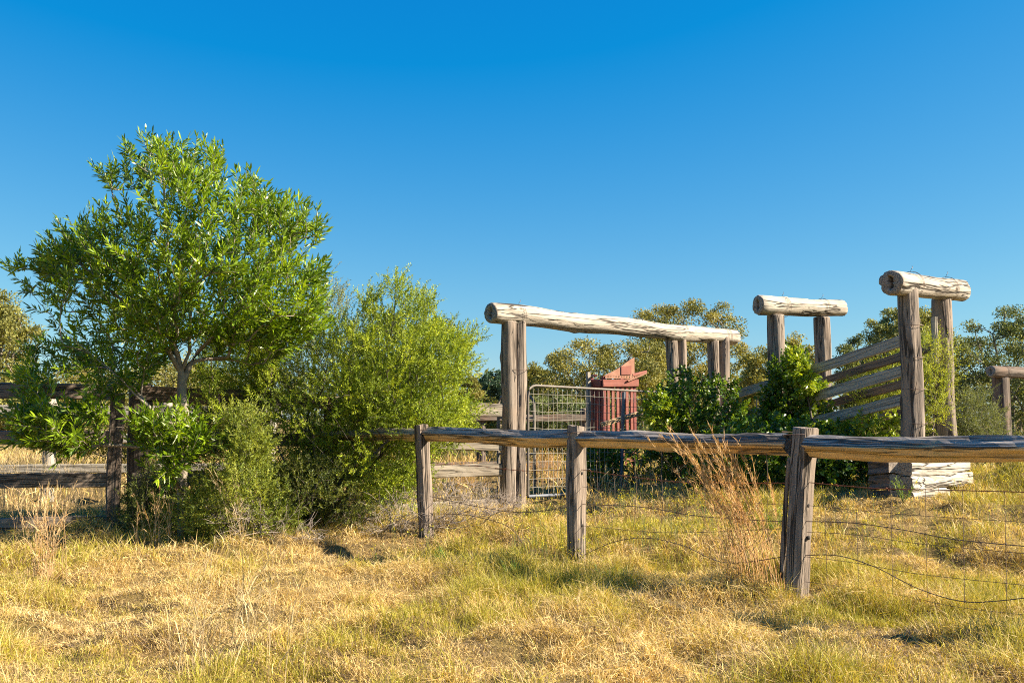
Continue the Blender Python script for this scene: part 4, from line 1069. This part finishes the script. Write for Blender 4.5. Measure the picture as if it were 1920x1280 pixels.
plume('dry straw grass clump standing in front of the left yard rails', 85, 1090, 7.8, 34, .07, .45, .82, (-.06, .05), 702, [ORG[1], ORG[2], STR[1], STR[2]], dense=16)
plume('sparse pale grass stalks rising at the front of the paddock', 440, 1275, 5.0, 26, .20, .40, .72, (.10, 0), 703, STR, dense=5)
plume('thin dry grass stalks before the shaded yard post', 292, 1020, 9.9, 14, .10, .35, .62, (-.02, 0), 704, [ORG[1], ORG[2], STR[1]], dense=14)
plume('tall leaning straw stalks in front of the low yellowish shrub', 445, 1030, 9.7, 8, .05, .6, .85, (-.38, 0), 705, [ORG[2], STR[1], STR[2]], dense=16)
plume('orange dry grass clump glowing behind the mesh gate', 1020, 880, 17.4, 60, .28, .4, .62, (0, 0), 706, ORG, dense=20)
plume('orange dry grass clump seen left of the thick gateway post', 878, 885, 17.2, 40, .16, .35, .58, (0, 0), 707, ORG, dense=20)
plume('pale orange tall grass clump behind the left yard rails', 150, 960, 13.2, 70, .5, .45, .9, (-.05, 0), 708, [ORG[2], STR[1], STR[2], (.6, .45, .33)], dense=16)
plume('pinkish straw grass clump at the far end of the left yard rails', 20, 960, 13.0, 70, .45, .5, .95, (-.05, 0), 709, [(.45, .32, .22), STR[1], STR[2], (.6, .46, .36)], dense=16)

# ------------------------------------------------------------------ grass
def grass(name, n, yr, hl, wd, seed, mixg, lay=(.5, 1.25), margin=1.6, tuss=.75, rad=.052, ycurve=1.0, label=None, coarse=False):
    r = np.random.default_rng(seed)
    m = int(n*1.9)
    def frus(k):
        t = r.random(k)**ycurve; Y = yr[0] + (yr[1]-yr[0])*t
        keep = r.random(k) < (1.06*Y + 2*margin)/(1.06*yr[1] + 2*margin)
        Y = Y[keep]; X = r.uniform(-1, 1, len(Y))*(.53*Y + margin); return X, Y
    X, Y = frus(m)
    nt_ = int(len(X)*tuss); cx, cy = frus(max(10, int(nt_/22)))
    k = r.integers(0, len(cx), nt_)
    ox, oy = r.normal(0, rad, nt_), r.normal(0, rad, nt_)
    X[:nt_] = cx[k] + ox; Y[:nt_] = cy[k] + oy
    az = r.uniform(0, 6.283, len(X)); az[:nt_] = np.where(r.random(nt_) < .65, np.arctan2(oy, ox) + r.normal(0, .5, nt_), az[:nt_])
    # matted ground cover with thinner places
    den = fbm(X*1.1, Y*1.1, 31, 3); keep = r.random(len(X)) < np.clip(.6 + 1.0*den, .75, 1)
    X, Y, az = X[keep][:n], Y[keep][:n], az[keep][:n]; N = len(X)
    gr = np.clip(X*.022, -.07, .06) + fbm(X*.8+7, Y*1.1, 41, 3) + .38*(fbm(X*3.2, Y*3.2, 47, 2)-.5) + mixg + r.normal(0, .075, N)
    green = sstep(.47, .72, gr)
    Z = H(X, Y) - .012
    lean = r.uniform(lay[0], lay[1], N)*(1-.45*green)
    ln = hl*r.uniform(.45, 1.4, N)*(1 + .25*green)*(.55 + 1.15*sstep(.3, .7, fbm(X*2.4, Y*2.4, 51, 2)))
    wv = wd*r.uniform(.7, 1.3, N)
    dh = np.stack([np.cos(az), np.sin(az), np.zeros(N)], -1)
    up = np.array([[0, 0, 1.]])
    base = np.stack([X, Y, Z], -1)
    d1 = dh*np.sin(lean*.55)[:, None] + up*np.cos(lean*.55)[:, None]
    tw = r.normal(0, .6, (N, 3)); d2 = nsafe(dh*np.sin(lean*1.45)[:, None] + up*np.cos(lean*1.45)[:, None] + tw*.6)
    sv = np.stack([-np.sin(az), np.cos(az), np.zeros(N)], -1); sv = nsafe(sv + r.normal(0, .5, (N, 3)))
    md = base + d1*(ln*.5)[:, None]; tip = md + d2*(ln*.55)[:, None]
    V = np.stack([base-sv*wv[:, None]*.5, base+sv*wv[:, None]*.5, md-sv*wv[:, None]*.42, md+sv*wv[:, None]*.42, tip], 1)
    DRY = np.array([(.35, .24, .115), (.55, .39, .16), (.71, .53, .22), (.78, .63, .34)])
    GRN_ = np.array([(.54, .42, .085), (.46, .38, .058), (.29, .29, .036)])
    t = np.clip(r.random(N)*.7 + .45*fbm(X*.8, Y*1.1, 61, 3), 0, .999)*(len(DRY)-1); i = t.astype(int); f = (t-i)[:, None]; cd = DRY[i]*(1-f) + DRY[i+1]*f
    t = np.clip(green*.6 + r.random(N)*.4, 0, .999)*(len(GRN_)-1); i = t.astype(int); f = (t-i)[:, None]; cg = GRN_[i]*(1-f) + GRN_[i+1]*f
    isg = (r.random(N) < green*.82)[:, None]
    old = (r.random(N) < .12 + .35*sstep(.5, .75, fbm(X*2.1, Y*2.6, 71, 2)))[:, None]; cd = np.where(old, np.array([[.23, .165, .105]]), cd)
    c = np.where(isg, cg, cd)*(1 + r.normal(0, .17, (N, 1)))
    if coarse:      # farther blades: one bent kite each
        V = np.stack([base, md+sv*wv[:, None]*.5, tip, md-sv*wv[:, None]*.5], 1); fc = [(0, 1, 2, 3)]
    else: fc = [(0, 1, 3, 2), (2, 3, 4)]
    o = add(name, pattern(name, V, fc, [M_GRASS], np.clip(c, .01, .9)), kind='stuff')
    if label: o['label'] = label
grass('paddock_grass', 340000, (3.6, 8.6), .104, .0034, 801, -.015, lay=(.75, 1.6), label='matted golden and green grass over the near paddock')
grass('fence_grass', 200000, (8.4, 13.5), .11, .0050, 802, .015, coarse=True, lay=(.6, 1.5), label='dry yellow grass along the fences')
grass('yard_grass', 50000, (13.2, 34), .26, .013, 803, -.05, coarse=True, lay=(.2, .9), rad=.2, label='tall dry grass in the yards beyond')

# small green weeds and yellow flowers
def weed(label, px, py, Y, n, h, seed, col):
    r = np.random.default_rng(seed); b = at(px, py, Y); b.z = h1(b.x, Y); o = np.array(tuple(b))
    root = thing('green_weed', b, label, 'weed', 'green weeds in the grass'); st = []; P = []; D = []
    for k in range(n):
        d = np.array([r.normal(0, .35), r.normal(0, .35), 1.]); d /= np.linalg.norm(d); hh = h*r.uniform(.5, 1.1)
        st.append((np.stack([np.zeros(3), d*hh*.5, d*hh]), np.array([.003, .0025, .0015]), 3))
        for q in range(34):
            t = r.uniform(.15, 1); P.append(d*hh*t); D.append(d*.7 + r.normal(0, .5, 3))
    add('stems', tubes_mesh('stems', st, [simple_cache('green_stem', (.12, .17, .04))]), root, Matrix.Translation(b), kind='stuff')
    P, D = np.array(P), np.array(D); c = palette(len(P), col, r, .15)
    add('leaves', leaves_small('leaves', P, D, r.uniform(.03, .06, len(P)), np.full(len(P), .007), c, [M_FINE], seed), root, Matrix.Translation(b), kind='stuff')
WG = [(.06, .13, .03), (.10, .19, .04), (.18, .27, .05)]
weed('dark green feathery weed in the grass below the left near post', 828, 1072, 8.55, 9, .26, 811, WG)
weed('small light green weed at the foot of the middle near post', 955, 1100, 7.9, 6, .16, 812, [WG[1], WG[2], (.25, .33, .05)])
weed('green weed beside the dry stalk right of the middle near post', 1140, 1085, 8.0, 6, .22, 813, [WG[1], WG[2], (.25, .33, .05)])
weed('leafy green weed sprouting left of the nearest fence post', 1455, 925, 9.4, 6, .34, 814, [WG[1], WG[2], (.30, .36, .04)])
weed('leafy green weed sprouting against the white abutment timbers', 1693, 905, 10.5, 7, .30, 815, [WG[1], WG[2], (.30, .36, .04)])
r = np.random.default_rng(820); n = 420
px = np.concatenate([r.uniform(960, 1330, 280), r.uniform(1330, 1900, 100), r.uniform(700, 900, 40)])
Yf = r.uniform(8.6, 11.5, n); X = (px-960)/F*Yf; zt = r.uniform(.12, .3, n)
b = np.stack([X, Yf, H(X, Yf)], -1); tops = b + np.stack([r.normal(0, .03, n), r.normal(0, .03, n), zt], -1)
PP = np.repeat(tops, 7, 0) + r.normal(0, .009, (n*7, 3)); c = palette(n*7, [(.55, .48, .03), (.72, .62, .04)], r, .1)
fl = add('yellow_wildflowers', leaves_small('yellow_wildflowers', PP, r.normal(0, 1, (n*7, 3)), np.full(n*7, .013), np.full(n*7, .011), c, [M_FINE]), kind='stuff')
fl['label'] = 'tiny yellow flowers scattered in the fence grass'
add('flower_stems', tubes_mesh('flower_stems', [(np.stack([b[k], tops[k]]), .0015, 3) for k in range(n)], [simple_cache('green_stem', (.12, .17, .04))]), fl, kind='stuff')
print('tris', sum(len(o.data.loops) - 2*len(o.data.polygons) for o in scn.objects if o.type == 'MESH'))
